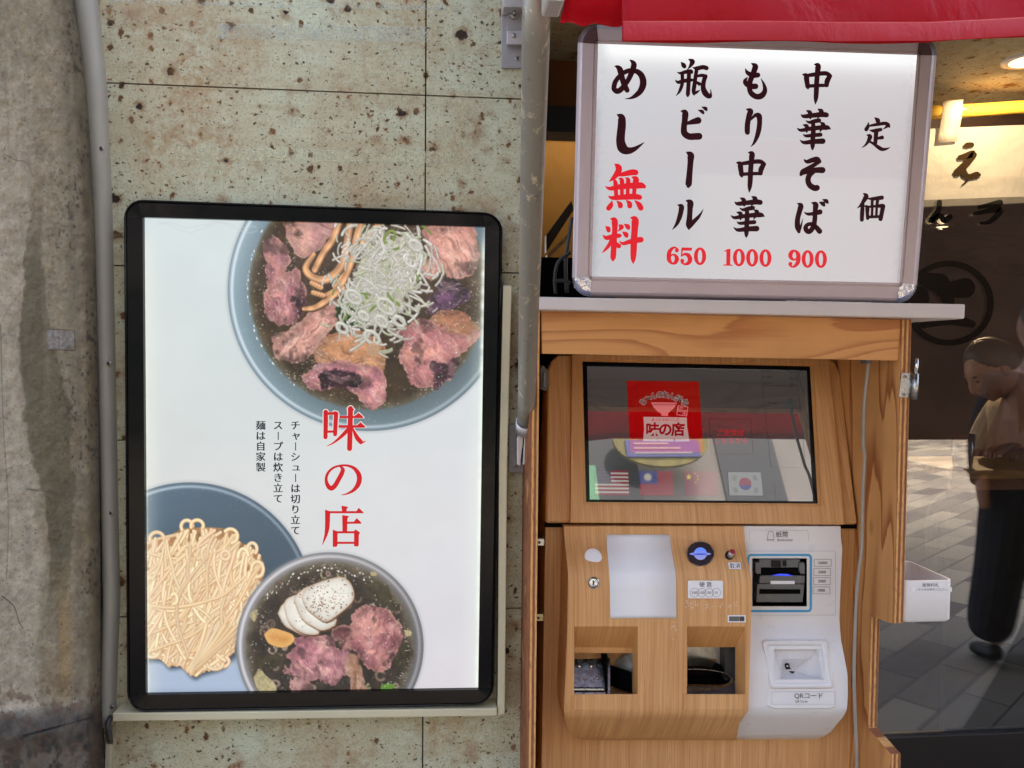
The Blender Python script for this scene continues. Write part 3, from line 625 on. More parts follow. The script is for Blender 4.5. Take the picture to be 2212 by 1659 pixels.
pile = P8([(1060, 220), (1220, 140), (1460, 190), (1490, 330), (1450, 480), (1420, 600), (1360, 720), (1230, 830), (1090, 850), (960, 790), (930, 700), (970, 600), (990, 480), (1030, 340)])
cv.poly(pile, lambda X, Y, d: col((214, 210, 190))*(.58+.55*fbm(X*.12, Y*.12, 20, 5)[..., None]), 8, wob=20, wk=15)
cv.poly(P8([(900, 650), (1010, 720), (1020, 800), (920, 830), (860, 760)]), (30, 52, 22), 4, wob=10, wk=17)
px0 = [p[0] for p in pile]; py0 = [p[1] for p in pile]
def inside(x, y, P):
    r_ = False; n = len(P)
    for i in range(n):
        (ax, ay), (bx, by) = P[i], P[(i+1) % n]
        if (ay > y) != (by > y) and x < (bx-ax)*(y-ay)/(by-ay)+ax: r_ = not r_
    return r_
def onion(x, y, a, arc, rr, wd_, base, sq, sh_=.68):
    pts = [];
    for j in range(9):
        t = a+arc*j/8; ex, ey = rr*math.cos(t), rr*sq*math.sin(t); b = a*1.7; pts.append((x+ex*math.cos(b)-ey*math.sin(b), y+ex*math.sin(b)+ey*math.cos(b), wd_))
    cv.strk([(p[0]+.8, p[1]+1.4, p[2]+.3) for p in pts], tuple(v*sh_ for v in base), 1.8, 0)
    cv.strk(pts, lambda s_, t: col(base)*(.86+.15*np.sqrt(np.clip(1-s_*s_, 0, 1)))[..., None]*(1-.1*np.abs(np.sin(t*5+a)))[..., None], 1.3, 0)
k = 0
while k < 460:
    x = random.uniform(min(px0), max(px0)); y = random.uniform(min(py0), max(py0))
    if not inside(x, y, pile): continue
    k += 1; big = random.random() < .09
    gcol = random.choice([(228, 224, 210), (216, 214, 204), (238, 234, 226), (208, 206, 192), (204, 206, 176), (222, 216, 208)])
    if random.random() < .06: gcol = (134, 158, 74)
    onion(x, y, random.uniform(0, 6.3), random.uniform(.2, .8) if not big else random.uniform(2, 5), random.uniform(28, 85) if not big else random.uniform(9, 16), random.uniform(.9, 2.6), gcol, random.uniform(.3, .9), .74)
for x, y, rr in ((985, 620, 19), (1225, 690, 22), (1120, 920, 19), (1190, 800, 15), (1440, 240, 15), (900, 850, 14), (1320, 800, 14), (1060, 760, 12)):
    onion(*A8(x, y), .4, 6.3, rr, 3.4, (222, 220, 208), .62)
sl = cv.sl((*A8(1090, 975), *A8(1180, 1050)), 4); cv.poly(circ(*A8(1128, 1010), 14, n=16), lambda X, Y, d: col((188, 150, 118))*(.9+.2*vn(X*.5, Y*.5)[..., None]), 1.2)
for _ in range(330):
    a = random.uniform(0, 6.3); r_ = 258*math.sqrt(random.uniform(.35, 1)); x, y = 797+r_*math.cos(a), 626+r_*math.sin(a); cv.strk([(x, y, random.uniform(.3, 1.)), (x+random.uniform(-2, 2), y+random.uniform(-1, 1), .4)], (248, 240, 230), .6, 0)
for a in np.arange(2.2, 3.7, .035):
    q = 262+random.uniform(-2, 2); r_ = random.uniform(.3, 1.5)
    if random.random() < .55: cv.strk([(797+q*math.cos(a), 626+q*math.sin(a), r_), (797+q*math.cos(a+.02*random.random()), 626+q*math.sin(a+.016), r_*.8)], (246, 250, 250), .8, 0)
# left bowl with noodles
bowl(410, 1308, 266, (206, 220, 232), (78, 106, 128), None, 0, 5)
sl = cv.sl((300, 1380, 640, 1512)); XX, YY = cv.X[sl], cv.Y[sl]; cv.put(sl, sst(1390, 1440, YY)*sst(264, 258, np.hypot(XX-410, YY-1308)), col((172, 188, 212))*(1-.12*sst(1480, 1505, YY))[..., None])
sl = cv.sl((300, 1042, 680, 1400)); XX, YY = cv.X[sl], cv.Y[sl]; cv.put(sl, .5*np.exp(-((np.hypot(XX-420, (YY-1180)*1.3))/110)**2)*sst(258, 248, np.hypot(XX-410, YY-1308)), col((58, 82, 98)))
A5 = lambda x, y: ((450+x/1.9518)*.54004, (2000+y/1.9518)*.54004)
mass = [A5(*p) for p in ((240, 450), (262, 330), (330, 290), (420, 300), (490, 250), (560, 220), (680, 215), (800, 215), (920, 235), (970, 290), (1010, 335), (1090, 360), (1130, 400), (1170, 470), (1180, 560), (1165, 640), (1120, 720), (1040, 820), (985, 920), (965, 1100), (950, 1190), (890, 1250), (850, 1300), (700, 1345), (640, 1375), (590, 1345), (540, 1290), (440, 1295), (380, 1240), (300, 1230), (240, 1180))]
cv.poly([(x+3, y+7) for x, y in mass], (60, 72, 84), 9); cv.poly(mass, lambda X, Y, d: col((196, 142, 92))*(.55+.55*fbm(X*.06, Y*.06, 30)[..., None]), 1.5)
mx = [p[0] for p in mass]; my = [p[1] for p in mass]
def noodle(pts, k_):
    j = random.uniform(.93, 1.05); base = random.choice([(248, 222, 178), (244, 214, 168), (240, 208, 172), (252, 228, 186), (236, 202, 158)])
    cv.strk([(x+.6, y+1.0, r+.3) for x, y, r in pts], (204, 154, 108), 1.3, 3)
    cv.strk(pts, lambda s_, t: np.clip(col(base)*j*(.82+.20*np.sqrt(np.clip(1-s_*s_, 0, 1)))[..., None]+(.05*np.exp(-((s_+.3)/.25)**2)*(np.sin(t*9+k_) > .2))[..., None], 0, 1), 1.1, 3)
k = 0
while k < 760:
    x = random.uniform(min(mx), max(mx)); y = random.uniform(min(my), max(my))
    if not inside(x, y, mass): continue
    k += 1; fy = (y-min(my))/(max(my)-min(my)); fx = (x-min(mx))/(max(mx)-min(mx))
    ang = (2.05+.35*(fx-.5)*2*fy+(1-fy)*random.uniform(-.9, .5)+random.uniform(-.24, .24)) if k > 55 else random.uniform(.8, 3.)
    if k > 400: ang = 2.1+.5*(fx-.4)+random.uniform(-.25, .25)+(1-fy)**2*random.uniform(-.8, .3)
    L_ = random.uniform(130, 280); pts = []; cur = random.uniform(-.007, .007); xx, yy = x, y
    for j in range(9):
        if not inside(xx, yy, mass): break
        pts.append((xx, yy, random.uniform(2.7, 3.4))); xx += math.cos(ang)*L_/8; yy += math.sin(ang)*L_/8; ang += cur*L_/8+(float(fbm(np.array(xx*.02), np.array(yy*.02), k % 5, 2))-.5)*.75
    if len(pts) >= 3: noodle(pts, k)
for (x, y, rx, ry, a0, a1) in ((345, 300, 55, 50, 2.9, 6.3), (580, 205, 45, 48, 2.6, 6.2), (660, 200, 48, 45, 2.9, 6.6), (920, 280, 55, 55, 3.9, 7.6), (1090, 380, 36, 46, 3., 7.), (1130, 540, 46, 60, 3., 8.), (880, 430, 34, 34, 0, 6.3), (480, 770, 24, 40, 4., 8.), (860, 1260, 48, 40, 5.4, 8.8), (800, 1280, 60, 40, .1, 2.9), (310, 1195, 45, 30, .3, 3.), (1020, 450, 40, 70, 3.2, 6.)):
    noodle([(*A5(x+rx*math.cos(t), y+ry*math.sin(t)), 3.5) for t in np.linspace(a0, a1, 9)], 1)
for t in range(7): noodle([(*A5(600+t*9-abs(t-3)*4, 1350-abs(t-3)*9), 3.4), (*A5(640+t*15, 1250), 3.7), (*A5(690+t*30, 1120), 3.7), (*A5(730+t*48, 980), 3.7)], t)
# small bowl with egg
bowl(712.5, 1395.5, 202.5, (226, 226, 236), (150, 146, 146), (54, 46, 38), 181, 9)
A9 = lambda x, y: ((900+x/2.37)*.54004, (2150+y/2.37)*.54004)
def P9(p): return [A9(*q) for q in p]
for _ in range(75):
    a = random.uniform(0, 6.3); r_ = 172*math.sqrt(random.uniform(.3, 1)); x, y = 712+r_*math.cos(a), 1395+r_*math.sin(a)
    if y < 1492: onion(x, y, random.uniform(0, 6), random.uniform(2.5, 6.3), random.uniform(4, 11), random.uniform(1.2, 2.6), random.choice([(150, 126, 116), (132, 112, 96), (170, 150, 130), (116, 96, 84), (150, 140, 104)]), random.uniform(.5, 1))
for pts in ([(270, 1330), (330, 1240), (380, 1300), (470, 1380), (480, 1460), (330, 1465)], [(230, 740), (270, 690), (310, 690), (280, 800)], [(1680, 880), (1760, 880), (1762, 930), (1685, 940)], [(1380, 325), (1430, 325), (1435, 360), (1385, 362)]): cv.poly(P9(pts), lambda X, Y, d: col((196, 182, 138))*(.7+.4*fbm(X*.2, Y*.2, 41)[..., None]), 1.3)
for pts in ([(1330, 470), (1450, 420), (1560, 520), (1640, 650), (1600, 700), (1480, 600), (1380, 560)], [(1560, 1000), (1700, 960), (1760, 1100), (1680, 1220), (1590, 1160)], [(300, 1130), (470, 1100), (560, 1180), (480, 1260), (340, 1250)]): cv.poly(P9(pts), lambda X, Y, d: col((64, 58, 40))*(.5+.9*fbm(X*.12, Y*.12, 44, 4)[..., None]), 4, wob=8)
cv.poly(P9([(1480, 1400), (1560, 1380), (1610, 1410), (1560, 1450), (1480, 1455)]), (96, 140, 54), 2)
cv.poly(P9([(1130, 1080), (1230, 1100), (1290, 1220), (1310, 1300), (1335, 1470), (1210, 1470), (1190, 1330), (1110, 1270)]), meat((176, 120, 86), (196, 138, 104), 1.4, 31), wob=3)
cv.poly(P9([(1170, 840), (1230, 720), (1330, 640), (1480, 660), (1600, 740), (1710, 880), (1670, 1000), (1610, 1120), (1550, 1250), (1450, 1275), (1310, 1200), (1230, 1090), (1080, 1015), (1150, 920)]), meat((168, 92, 100), (214, 140, 130), 2., 33), wob=5, wk=2)
cv.poly(P9([(1010, 870), (1100, 830), (1190, 860), (1180, 930), (1110, 980), (1010, 960)]), meat((120, 62, 66), (150, 84, 84), .5, 35), wob=4)
cv.poly(P9([(620, 1350), (760, 1320), (840, 1470), (630, 1470)]), meat((170, 104, 108), (196, 130, 130), .8, 36), wob=4)
cv.poly(P9([(660, 960), (850, 920), (1020, 950), (1060, 1040), (1180, 1080), (1150, 1220), (1070, 1380), (900, 1370), (740, 1330), (550, 1300), (610, 1200), (580, 1110), (660, 1050)]), meat((180, 104, 120), (226, 154, 150), 1.3, 37), wob=7, wk=5)
def egg(X, Y, d):
    e = sst(6, 0, d)[..., None]; c = col((234, 230, 220))*(.93+.09*sst(0, 22, d)[..., None]); c = c*(1-.45*e)+col((186, 132, 92))*.45*e; return c*(.92+.14*fbm(X*.05, Y*.05, 5)[..., None])
for pts in ([(500, 720), (560, 620), (720, 640), (800, 900), (740, 926), (640, 880), (560, 830)], [(555, 640), (600, 570), (760, 560), (900, 880), (800, 922), (680, 880), (590, 780)], [(650, 590), (690, 530), (840, 470), (1060, 780), (940, 880), (840, 850), (720, 760)], [(725, 560), (770, 480), (900, 420), (1040, 380), (1120, 378), (1195, 440), (1225, 540), (1200, 620), (1090, 720), (960, 800), (850, 740), (760, 660)]):
    cv.poly([(x+2, y+3) for x, y in P9(pts)], (92, 62, 42), 2.5); cv.poly(P9(pts), egg, 1.2)
cv.strk([(*A9(1010, 480), 1.), (*A9(1080, 530), 1.), (*A9(1200, 525), 1.)], (206, 206, 196), 1)
for _ in range(210):
    x, y = A9(random.gauss(930, 130), random.gauss(610, 95)); r_ = random.uniform(.4, 1.3); cv.strk([(x, y, r_), (x+r_, y+.5, r_*.7)], random.choice([(126, 84, 56), (150, 104, 70), (86, 58, 44)]), .7, 0)
def yolk(X, Y, d): a = sst(0, 40, d)[..., None]; return col((220, 168, 96))*(1-a)+col((176, 96, 30))*a+.06*fbm(X*.06, Y*.06, 3)[..., None]
cv.poly(P9([(370, 920), (440, 860), (540, 880), (640, 920), (655, 980), (590, 1035), (500, 1040), (410, 1000)]), yolk, 1.6)
for _ in range(170):
    a = random.uniform(0, 6.3); r_ = 178*math.sqrt(random.uniform(.4, 1)); x, y = 712+r_*math.cos(a), 1395+r_*math.sin(a)
    if y < 1494: cv.strk([(x, y, random.uniform(.3, .9)), (x+1.5, y, .4)], (240, 236, 226), .6, 0)
for t in np.linspace(-2.5, -1., 34):
    q = random.uniform(160, 176); cv.strk([(712+q*math.cos(t), 1395+q*math.sin(t), random.uniform(.4, 2.4)), (712+q*math.cos(t+.02*random.random()), 1395+q*math.sin(t+.03), random.uniform(.3, 1.4))], (236, 232, 222), .8, 0)
# light leaking round the edge of the sheet, brown water marks
X, Y = cv.X, cv.Y; le = np.interp(Y, [469, 1501], [308, 315]); re = np.interp(Y, [490, 1490], [1048, 1033])
for dd, c_, a in ((np.abs(X-le-1), (255, 255, 236), .95), (np.abs(re-X-2), (244, 252, 240), .9)):
    wv = .35+.65*fbm(Y*.06, X*0, 8); cv.put((slice(None), slice(None)), (np.exp(-(dd/(3+3*wv))**2)*a*wv+np.exp(-(dd/26)**2)*.28)*sst(470, 560, Y), col(c_))
for y0_, amp in ((492, 10), (486, 6)): cv.strk([(x, y0_+amp*math.sin(x*.05)+random.uniform(-3, 3), .5) for x in range(340, 560, 12)], (196, 204, 206), .8)
art = cv.grid('printed_sheet', IQ, -.030, 640, 880, attr_mat('backlit_print', .16, .3, 0, 1.0, coat=.25), PB)
PP = pl(-.030)
H = (1260*.54004, 1600*.54004, .54004/2.677)
AJI = [[(115, 128, 24), (115, 250, 24), (112, 398, 22)], [(100, 131), (240, 127), (240, 158), (100, 160)], [(198, 126), (214, 117), (255, 150), (246, 162), (205, 150)], [(226, 145, 23), (220, 260, 23), (215, 368, 21)], [(130, 327), (225, 325), (225, 349), (130, 352)],
       [(262, 169), (430, 170), (430, 194), (262, 195)], [(398, 190), (468, 137), (519, 184), (514, 194), (400, 194)], [(253, 269), (470, 270), (470, 296), (253, 297)], [(420, 294), (488, 237), (541, 286), (536, 297), (420, 297)],
       [(380, 92, 27), (376, 300, 27), (370, 520, 27)], [(350, 84), (400, 90), (420, 97), (405, 120), (352, 110)], [(362, 300, 20), (318, 355, 20), (250, 418, 14), (190, 463, 8), (130, 492, 3)], [(404, 300, 6), (424, 350, 16), (452, 405, 24), (486, 445, 24)], [(470, 430), (505, 445), (545, 437), (540, 446), (490, 477), (468, 460)]]
NO = [[(268, 712, 8), (298, 742, 20), (285, 790, 24), (250, 855, 24), (215, 915, 25), (175, 945, 26), (138, 918, 22), (119, 850, 16), (140, 780, 14), (195, 727, 12), (270, 703, 11), (350, 703, 12), (420, 732, 18), (465, 790, 25), (475, 850, 27), (458, 910, 25), (410, 968, 17), (345, 1003, 9), (283, 1018, 3)]]
TEN = [[(283, 1132), (335, 1140), (357, 1149), (340, 1165), (338, 1195), (290, 1195)], [(108, 1190), (450, 1190), (450, 1213), (108, 1213)], [(428, 1213), (468, 1154), (522, 1206), (518, 1213)], [(107, 1174), (163, 1192), (160, 1300), (108, 1300)], [(134, 1290, 26), (130, 1370, 24), (115, 1450, 16), (80, 1548, 3)],
       [(291, 1233), (345, 1240), (366, 1249), (348, 1266), (344, 1405), (294, 1405)], [(340, 1304), (430, 1303), (430, 1325), (340, 1326)], [(398, 1325), (447, 1264), (498, 1315), (494, 1325)], [(190, 1388), (243, 1408), (240, 1560), (228, 1572), (190, 1574)], [(200, 1405), (440, 1405), (440, 1428), (200, 1428)], [(418, 1402), (436, 1386), (485, 1422), (470, 1440), (468, 1560), (455, 1568), (418, 1566)], [(220, 1518), (440, 1518), (440, 1541), (220, 1541)]]
def grow(S, d): return [[(x, y, r+d) for x, y, r in s_] if len(s_[0]) == 3 else [tuple(np.array(p)+(np.array(p)-np.mean(s_, 0))/(np.hypot(*(np.array(p)-np.mean(s_, 0)))+1e-6)*d*1.3) for p in s_] for s_ in S]
red = flat_em('red_print', (200, 28, 36), 1, .3); halo = flat_em('pale_print_outline', (222, 214, 206), 1)
v, f = brush(grow(AJI, 10), H, PP, .0004); obj('lettering_outline', v, f, halo, PB)
v, f = merge([brush(S, H, PP, .0011) for S in (AJI, NO, TEN)]); obj('red_lettering', v, f, red, PB)
blk = flat_em('black_print', (28, 34, 44), 1, .3)
def column(s_, x, y0, dy, sz, dxl=0):
    it = []
    for i, ch in enumerate(s_):
        y = y0+dy*i; o = {'em': 1, 'bold': .004, 'dup': (-.018, .006, .03), 'sy': .98}; cx = x+dxl*i
        if ch == 'ー': o['rot'] = 90; o['dup'] = (0,); o['bold'] = .004
        if ch in 'ャュ': cx += 1.5; y -= 1
        it.append((ch, cx, y, sz, o))
    return it
text('black_lettering', column('チャーシューは切り立て', 638, 919, 22.7, 20.5)+column('スープは炊き立て', 600.5, 919, 22.6, 20.5)+column('麺は自家製', 563, 919, 22.6, 20.5), PP, blk, PB, .0008)

# ================================================================== AWNING AND ITS ARM
def fabric(name, c, tl=.35, rough=.38):
    s = NT(name); n = s.noise(s.pos(), 5, 4, .6); f = s.noise(s.pos((1, 1, 1)), 900, 1)
    colr = s.mix(s.mr(n, .3, .7, 0, .35), c, tuple(x*.72 for x in c)); s.p(col=colr, rough=s.mr(n, .3, .7, rough-.1, rough+.12), spec=.45, sheen=.0)
    s.bump(s.math('ADD', s.noise(s.pos((1, 1, .6)), 13, 4, .55, .6), s.math('MULTIPLY', f, .02)), .5, .02)
    tr = s.n('ShaderNodeBsdfTranslucent', {0: colr}); mx = s.n('ShaderNodeMixShader', {0: tl}); s.t.links.new(s.b.outputs[0], mx.inputs[1]); s.t.links.new(tr.outputs[0], mx.inputs[2]); s.t.links.new(mx.outputs[0], s.out.inputs[0]); return s.m
Mred = fabric('red_awning_vinyl', (.74, .009, .026), .72, .22); 
YV = -.87
aw = thing('awning', hit(1600, -40, -.3), 'glossy red vinyl awning hanging above the menu light box', 'awning')
xl, xr = hit(1345, 60, YV).x, 1.6
zt = hit(1345, 0, YV).z+.085
def hem(x):                                   # pixel line of the valance's lower edge
    return np.interp(x, [1200, 1345, 1600, 1800, 2000, 2212, 2600], [86, 88, 92, 95, 90, 76, 40])
def hem_pt(x):                                # lower edge of the valance at world x
    q = Vector((x, YV, 1.82))-CAM; u = min(2240., 1106+F*q.dot(rt)/q.dot(fwd)); b = hit(u, hem(u), YV); return Vector((x, YV, b.z))
v = []; us = np.concatenate([np.linspace(xl, .8, 70), np.linspace(.84, xr, 20)]); rows = 16
for j in range(rows+1):
    for u in us:
        b = hem_pt(u); t = j/rows; z = b.z+(zt-b.z)*t
        yy = YV+.004*math.sin(u*13+1.2*t)*(1-t)+.003*math.sin(u*31+3*t)*(1-t)+.03*t*t
        v.append(Vector((b.x, yy, z)))
n = len(us); f = [[j*n+i, j*n+i+1, (j+1)*n+i+1, (j+1)*n+i] for j in range(rows) for i in range(n-1)]
o = obj('valance', v, f, Mred, aw, smooth=True); so_ = o.modifiers.new('thick', 'SOLIDIFY'); so_.thickness = .0012
v = []
for u in us:
    b = hem_pt(u)
    for dz, dy in ((0, -.006), (.018, -.006), (.021, -.002)): v.append(Vector((b.x, YV+.004*math.sin(u*13)+dy, b.z+dz-.001)))
obj('hem', v, [[3*i+k, 3*i+k+1, 3*i+k+4, 3*i+k+3] for i in range(n-1) for k in range(2)], fabric('red_hem', (.50, .004, .012), .3, .5), aw, smooth=True)
zb = hit(1300, 44, YV+.03).z; xb0 = hit(1213, 20, YV+.03).x; xb1 = hit(1352, 20, YV+.03).x
v = []; n = 24; P_ = [(.03, .0), (.0, .006), (-.012, .03), (-.006, .075), (.03, .09)]
for i in range(n+1):
    x = xb0+(xb1-xb0)*i/n
    for dy, dz in P_: v.append(Vector((x, YV+.012+dy+.001*math.sin(i*.9), zb+dz+.0015*math.sin(i*.55+dz*20))))
obj('bar_wrap', v, [[5*i+k, 5*i+k+1, 5*i+k+6, 5*i+k+5] for i in range(n) for k in range(4)], Mred, aw, smooth=True)
box('bar_end', (xb0-.02, YV, zb+.004), (xb0-.001, YV+.04, zb+.07), M['alu'], aw, bevel=.003)
v = [(xb0, YV+.03, zt+.002), (xr, YV+.03, zt+.002), (xr, .0, 2.60), (xb0, .0, 2.60)]
o = obj('canopy', [Vector(q) for q in v], [[0, 1, 2, 3]], mat('grey_canopy_cloth', (.06, .056, .05), .8), aw)
# arm
ar = thing('support_pole', hit(1120, 960, 0), 'scratched silver support pole of the awning slanting down the wall beside the poster', 'support pole')
def scratched(name):
    s = NT(name); n = s.noise(s.pos((60, 60, 9)), 1, 6, .75); m = s.noise(s.pos((26, 26, 26)), 1, 3)
    k = s.math('MULTIPLY', s.mr(n, .56, .62), s.mr(m, .45, .6)); c = s.mix(k, s2l((146, 142, 132)), s2l((214, 204, 176)))
    d = s.noise(s.pos((40, 40, 18)), 1, 5, .7); c = s.mix(s.mr(d, .62, .68, 0, .7), c, s2l((110, 108, 108))); s.bump(k, .2, .001)
    return s.p(col=c, rough=.38, metal=.35, spec=.5)
pa = hit(1136, 926, -.055); pb = hit(1161, -60, -.74)
tube('arm_tube', [pa.lerp(pb, t) for t in np.linspace(0, 1, 12)], .0176, scratched('scratched_silver_paint'), ar, n=24)
PLT = slab('wall_plate', rrect(1099, 916, 1151, 1021, 5), -.006, 0, M['gray'], ar, bevel=.001)
for a, b in ((1105, 972), (1113, 1006), (1140, 1008)): screw(a, b, -.006, 4.5, PLT)
ax = (pb-pa).normalized(); v = []; n = 18; k_ = ax.cross(Vector((0, 1, 0))).normalized(); l_ = ax.cross(k_)
for r_, t in ((.0182, -.004), (.0215, -.004), (.0215, .026), (.0182, .026)):
    for i in range(n): v.append(pa+ax*t+k_*(r_*math.cos(2*math.pi*i/n))+l_*(r_*math.sin(2*math.pi*i/n)))
obj('arm_collar', v, [[j*n+i, j*n+(i+1) % n, ((j+1) % 4)*n+(i+1) % n, ((j+1) % 4)*n+i] for j in range(4) for i in range(n)], M['alu'], ar, smooth=True)
for px in ([(1117, 946), (1126, 938), (1131, 944), (1124, 1006), (1117, 1004)], [(1133, 942), (1144, 938), (1146, 948), (1133, 1005), (1129, 1003)]): slab('fork_cheek', px, -.045, -.004, M['alu'], ar, bevel=.001)
p = hit(1131, 965, -.03); tube('hinge_pin', [p+Vector((-.014, 0, 0)), p+Vector((.014, 0, 0))], .006, M['steel'], ar)
# upper mounting bracket
ub = slab('awning_bracket', rrect(1083, 14, 1138, 147, 4), -.008, 0, M['gray'], None, hit(1106, 147, 0), bevel=.0015)
tag(ub, 'grey steel awning bracket bolted near the top of the stone wall', 'bracket')
slab('bracket_arm', [(1095, 18), (1136, 18), (1136, 94), (1095, 94)], -.016, -.0085, M['gray'], ub, bevel=.001)
slab('bracket_foot', [(1095, 66), (1136, 66), (1136, 95), (1095, 95)], -.026, -.0165, M['alu'], ub, bevel=.001)
slab('bracket_top', [(1087, -30), (1138, -30), (1138, 15), (1088, 15)], -.05, -.0085, M['alu'], ub, bevel=.001)
p = hit(1110, 34, -.0165); dome('bolt', p, .0085, .006, M['screw'], ub, 6); dome('bolt_thread', p+Vector((0, -.006, 0)), .0045, .012, M['screw'], ub, 10)
dome('rivet', hit(1110, 77, -.0265), .005, .003, M['screw'], ub, 14); screw(1117, 127, -.008, 5, ub)

# ================================================================== MENU LIGHT BOX
t_ = math.atan(.068/.53); SP = (Vector((0, -.14, hit(1600, 642, -.14).z)), Vector((0, -math.cos(t_), -math.sin(t_))))
ML = thing('menu_light_box', hit(1610, 640, -.10), 'tilted backlit white menu sign with black brush lettering and red prices', 'menu sign')
OQ = [(1249, 52), (2027, 80), (1977.5, 655), (1235, 640)]; IQ = [(1292, 94.5), (1981, 119), (1943, 611), (1278, 597)]
nb = SP[1] if SP[1].y > 0 else -SP[1]
def sp(u, v, e=0): return hit(u, v, off(SP, e))
oc = [corner(OQ, i, 40, 9) for i in range(4)]
cen = lambda q: tuple(np.mean(np.array(q), 0))
def rail(name, outer, inner, m, prof):
    v = []; f = []; k = len(prof)
    for (ou, ov), (iu, iv) in zip(outer, inner):
        for t, e in prof: v.append(sp(ou+(iu-ou)*t, ov+(iv-ov)*t, e))
    for i in range(len(outer)-1): f += [[i*k+j, i*k+j+1, (i+1)*k+j+1, (i+1)*k+j] for j in range(k-1)]
    return obj(name, v, f, m, ML, smooth=False)
prof = [(0, -.085), (0, -.018), (.05, -.010), (.13, -.0035), (.24, 0), (.80, .001), (.82, -.001), (.86, -.001), (.88, .001), (1, .0005), (1, -.006)]
Msg = mat('anodised_frame', (.55, .455, .47), .42, metal=.1, var=.03, vscale=12)
Mck = NT('scuffed_chrome_cap'); kx = Mck.noise(Mck.pos(), 160, 5, .8); Mcap = Mck.p(col=Mck.mix(Mck.mr(kx, .45, .6), (.62, .62, .66), (.32, .36, .6)), metal=.9, rough=Mck.mr(kx, .4, .6, .12, .45))
Mcapd = mat('brown_corner_cap', (.09, .045, .045), .4)
for i in range(4):
    inn = [IQ[i]]*9
    c_ = rail('frame_corner', oc[i], inn, Mcapd if i < 2 else Mcap, [(a, b+.0012) for a, b in prof if a < .9])
    rail('frame_rail', [oc[i][-1], oc[(i+1) % 4][0]], [quad_at([IQ[i], IQ[(i+1) % 4]]*2, .0, 0), IQ[(i+1) % 4]], Msg, prof)
v, f = prism_data([sp(*q, -.015) for q in ((1262, 70), (2010, 96), (1962, 630), (1240, 622))], [sp(*q, -.085) for q in ((1262, 70), (2010, 96), (1962, 630), (1240, 622))])
obj('box_body', v, f, M['alu'], ML)
cv = Cv(1270, 85, 1990, 620, .4); X, Y = cv.X, cv.Y; top = 94+(X-1292)*.0355; ww = ((X-1280)/690)[..., None]
cv.I = (col((208, 208, 213))*(1-ww)+col((210, 203, 205))*ww)*(1-sst(120, 520, Y)[..., None]*.05)+np.zeros_like(ww)
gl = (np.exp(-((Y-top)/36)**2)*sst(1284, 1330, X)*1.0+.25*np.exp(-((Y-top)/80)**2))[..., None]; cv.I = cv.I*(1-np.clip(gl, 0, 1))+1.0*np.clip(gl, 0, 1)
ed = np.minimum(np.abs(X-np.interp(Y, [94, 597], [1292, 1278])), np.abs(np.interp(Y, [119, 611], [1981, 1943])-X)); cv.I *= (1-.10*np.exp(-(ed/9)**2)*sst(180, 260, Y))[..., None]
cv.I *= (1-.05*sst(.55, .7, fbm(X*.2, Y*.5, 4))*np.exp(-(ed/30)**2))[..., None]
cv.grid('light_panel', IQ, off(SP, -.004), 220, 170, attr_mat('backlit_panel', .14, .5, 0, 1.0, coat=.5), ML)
dkb = flat_em('black_vinyl', (58, 22, 30), .55, .5, .12); rdv = flat_em('red_vinyl', (222, 34, 46), .95, .2)
kA, kB, kC, kD, kE, kG, kT = [.54004/x for x in (5.53, 3.3175, 3.3175, 4.1475, 3.318, 3.0167, 2.0109)]
mA, mB, mC, mD, mE, mF, mG, mT = ((2370*.54004, 200*.54004, kA), (2370*.54004, 600*.54004, kB), (2600*.54004, 200*.54004, kC), (2600*.54004, 700*.54004, kD), (2860*.54004, 200*.54004, kE), (2860*.54004, 600*.54004, kE), (3360*.54004, 400*.54004, kG), (2200*.54004, 0, kT))
ME_ = [[(490, 358, 8), (545, 372, 40), (605, 430, 66), (640, 560, 64), (685, 720, 62), (735, 830, 60), (765, 890, 56)],
       [(830, 222, 12), (885, 265, 44), (915, 325, 64), (895, 420, 62), (858, 520, 60), (790, 660, 56), (700, 790, 58), (620, 880, 62), (545, 912, 62), (482, 868, 58), (478, 790, 56), (512, 690, 54), (580, 600, 52), (680, 510, 50), (790, 462, 54), (900, 457, 54), (1000, 485, 60), (1080, 560, 68), (1120, 680, 74), (1110, 800, 74), (1050, 920, 64), (950, 1010, 50), (840, 1065, 24), (715, 1080, 4)]]
SHI = [[(540, 922, 4), (573, 942, 28), (578, 1000, 33), (570, 1080, 34), (568, 1140, 36), (585, 1192, 40), (625, 1212, 30), (680, 1198, 19), (755, 1148, 3)]]
MU = [[(297, 188, 8), (335, 218, 38), (350, 262, 42), (310, 335, 36), (262, 385, 22), (220, 420, 3)], [(335, 335, 18), (420, 318, 32), (520, 297, 40), (572, 298, 38)],
      [(285, 390, 14), (305, 440, 30), (310, 540, 28), (318, 630, 28)], [(352, 378, 8), (388, 400, 30), (390, 500, 26), (390, 630, 26)], [(440, 372, 8), (472, 398, 30), (468, 500, 26), (466, 630, 26)], [(526, 358, 8), (575, 390, 42), (560, 480, 30), (548, 630, 26)],
      [(168, 482, 3), (232, 512, 26), (350, 490, 36), (500, 475, 40), (640, 470, 42), (685, 486, 26)], [(208, 608, 3), (262, 636, 26), (400, 626, 36), (550, 618, 40), (625, 628, 34)],
      [(258, 680, 8), (245, 730, 32), (214, 772, 34)], [(322, 675, 5), (362, 715, 32), (370, 742, 34)], [(446, 666, 5), (488, 706, 32), (494, 742, 34)], [(560, 668, 5), (615, 722, 34), (642, 770, 36)]]
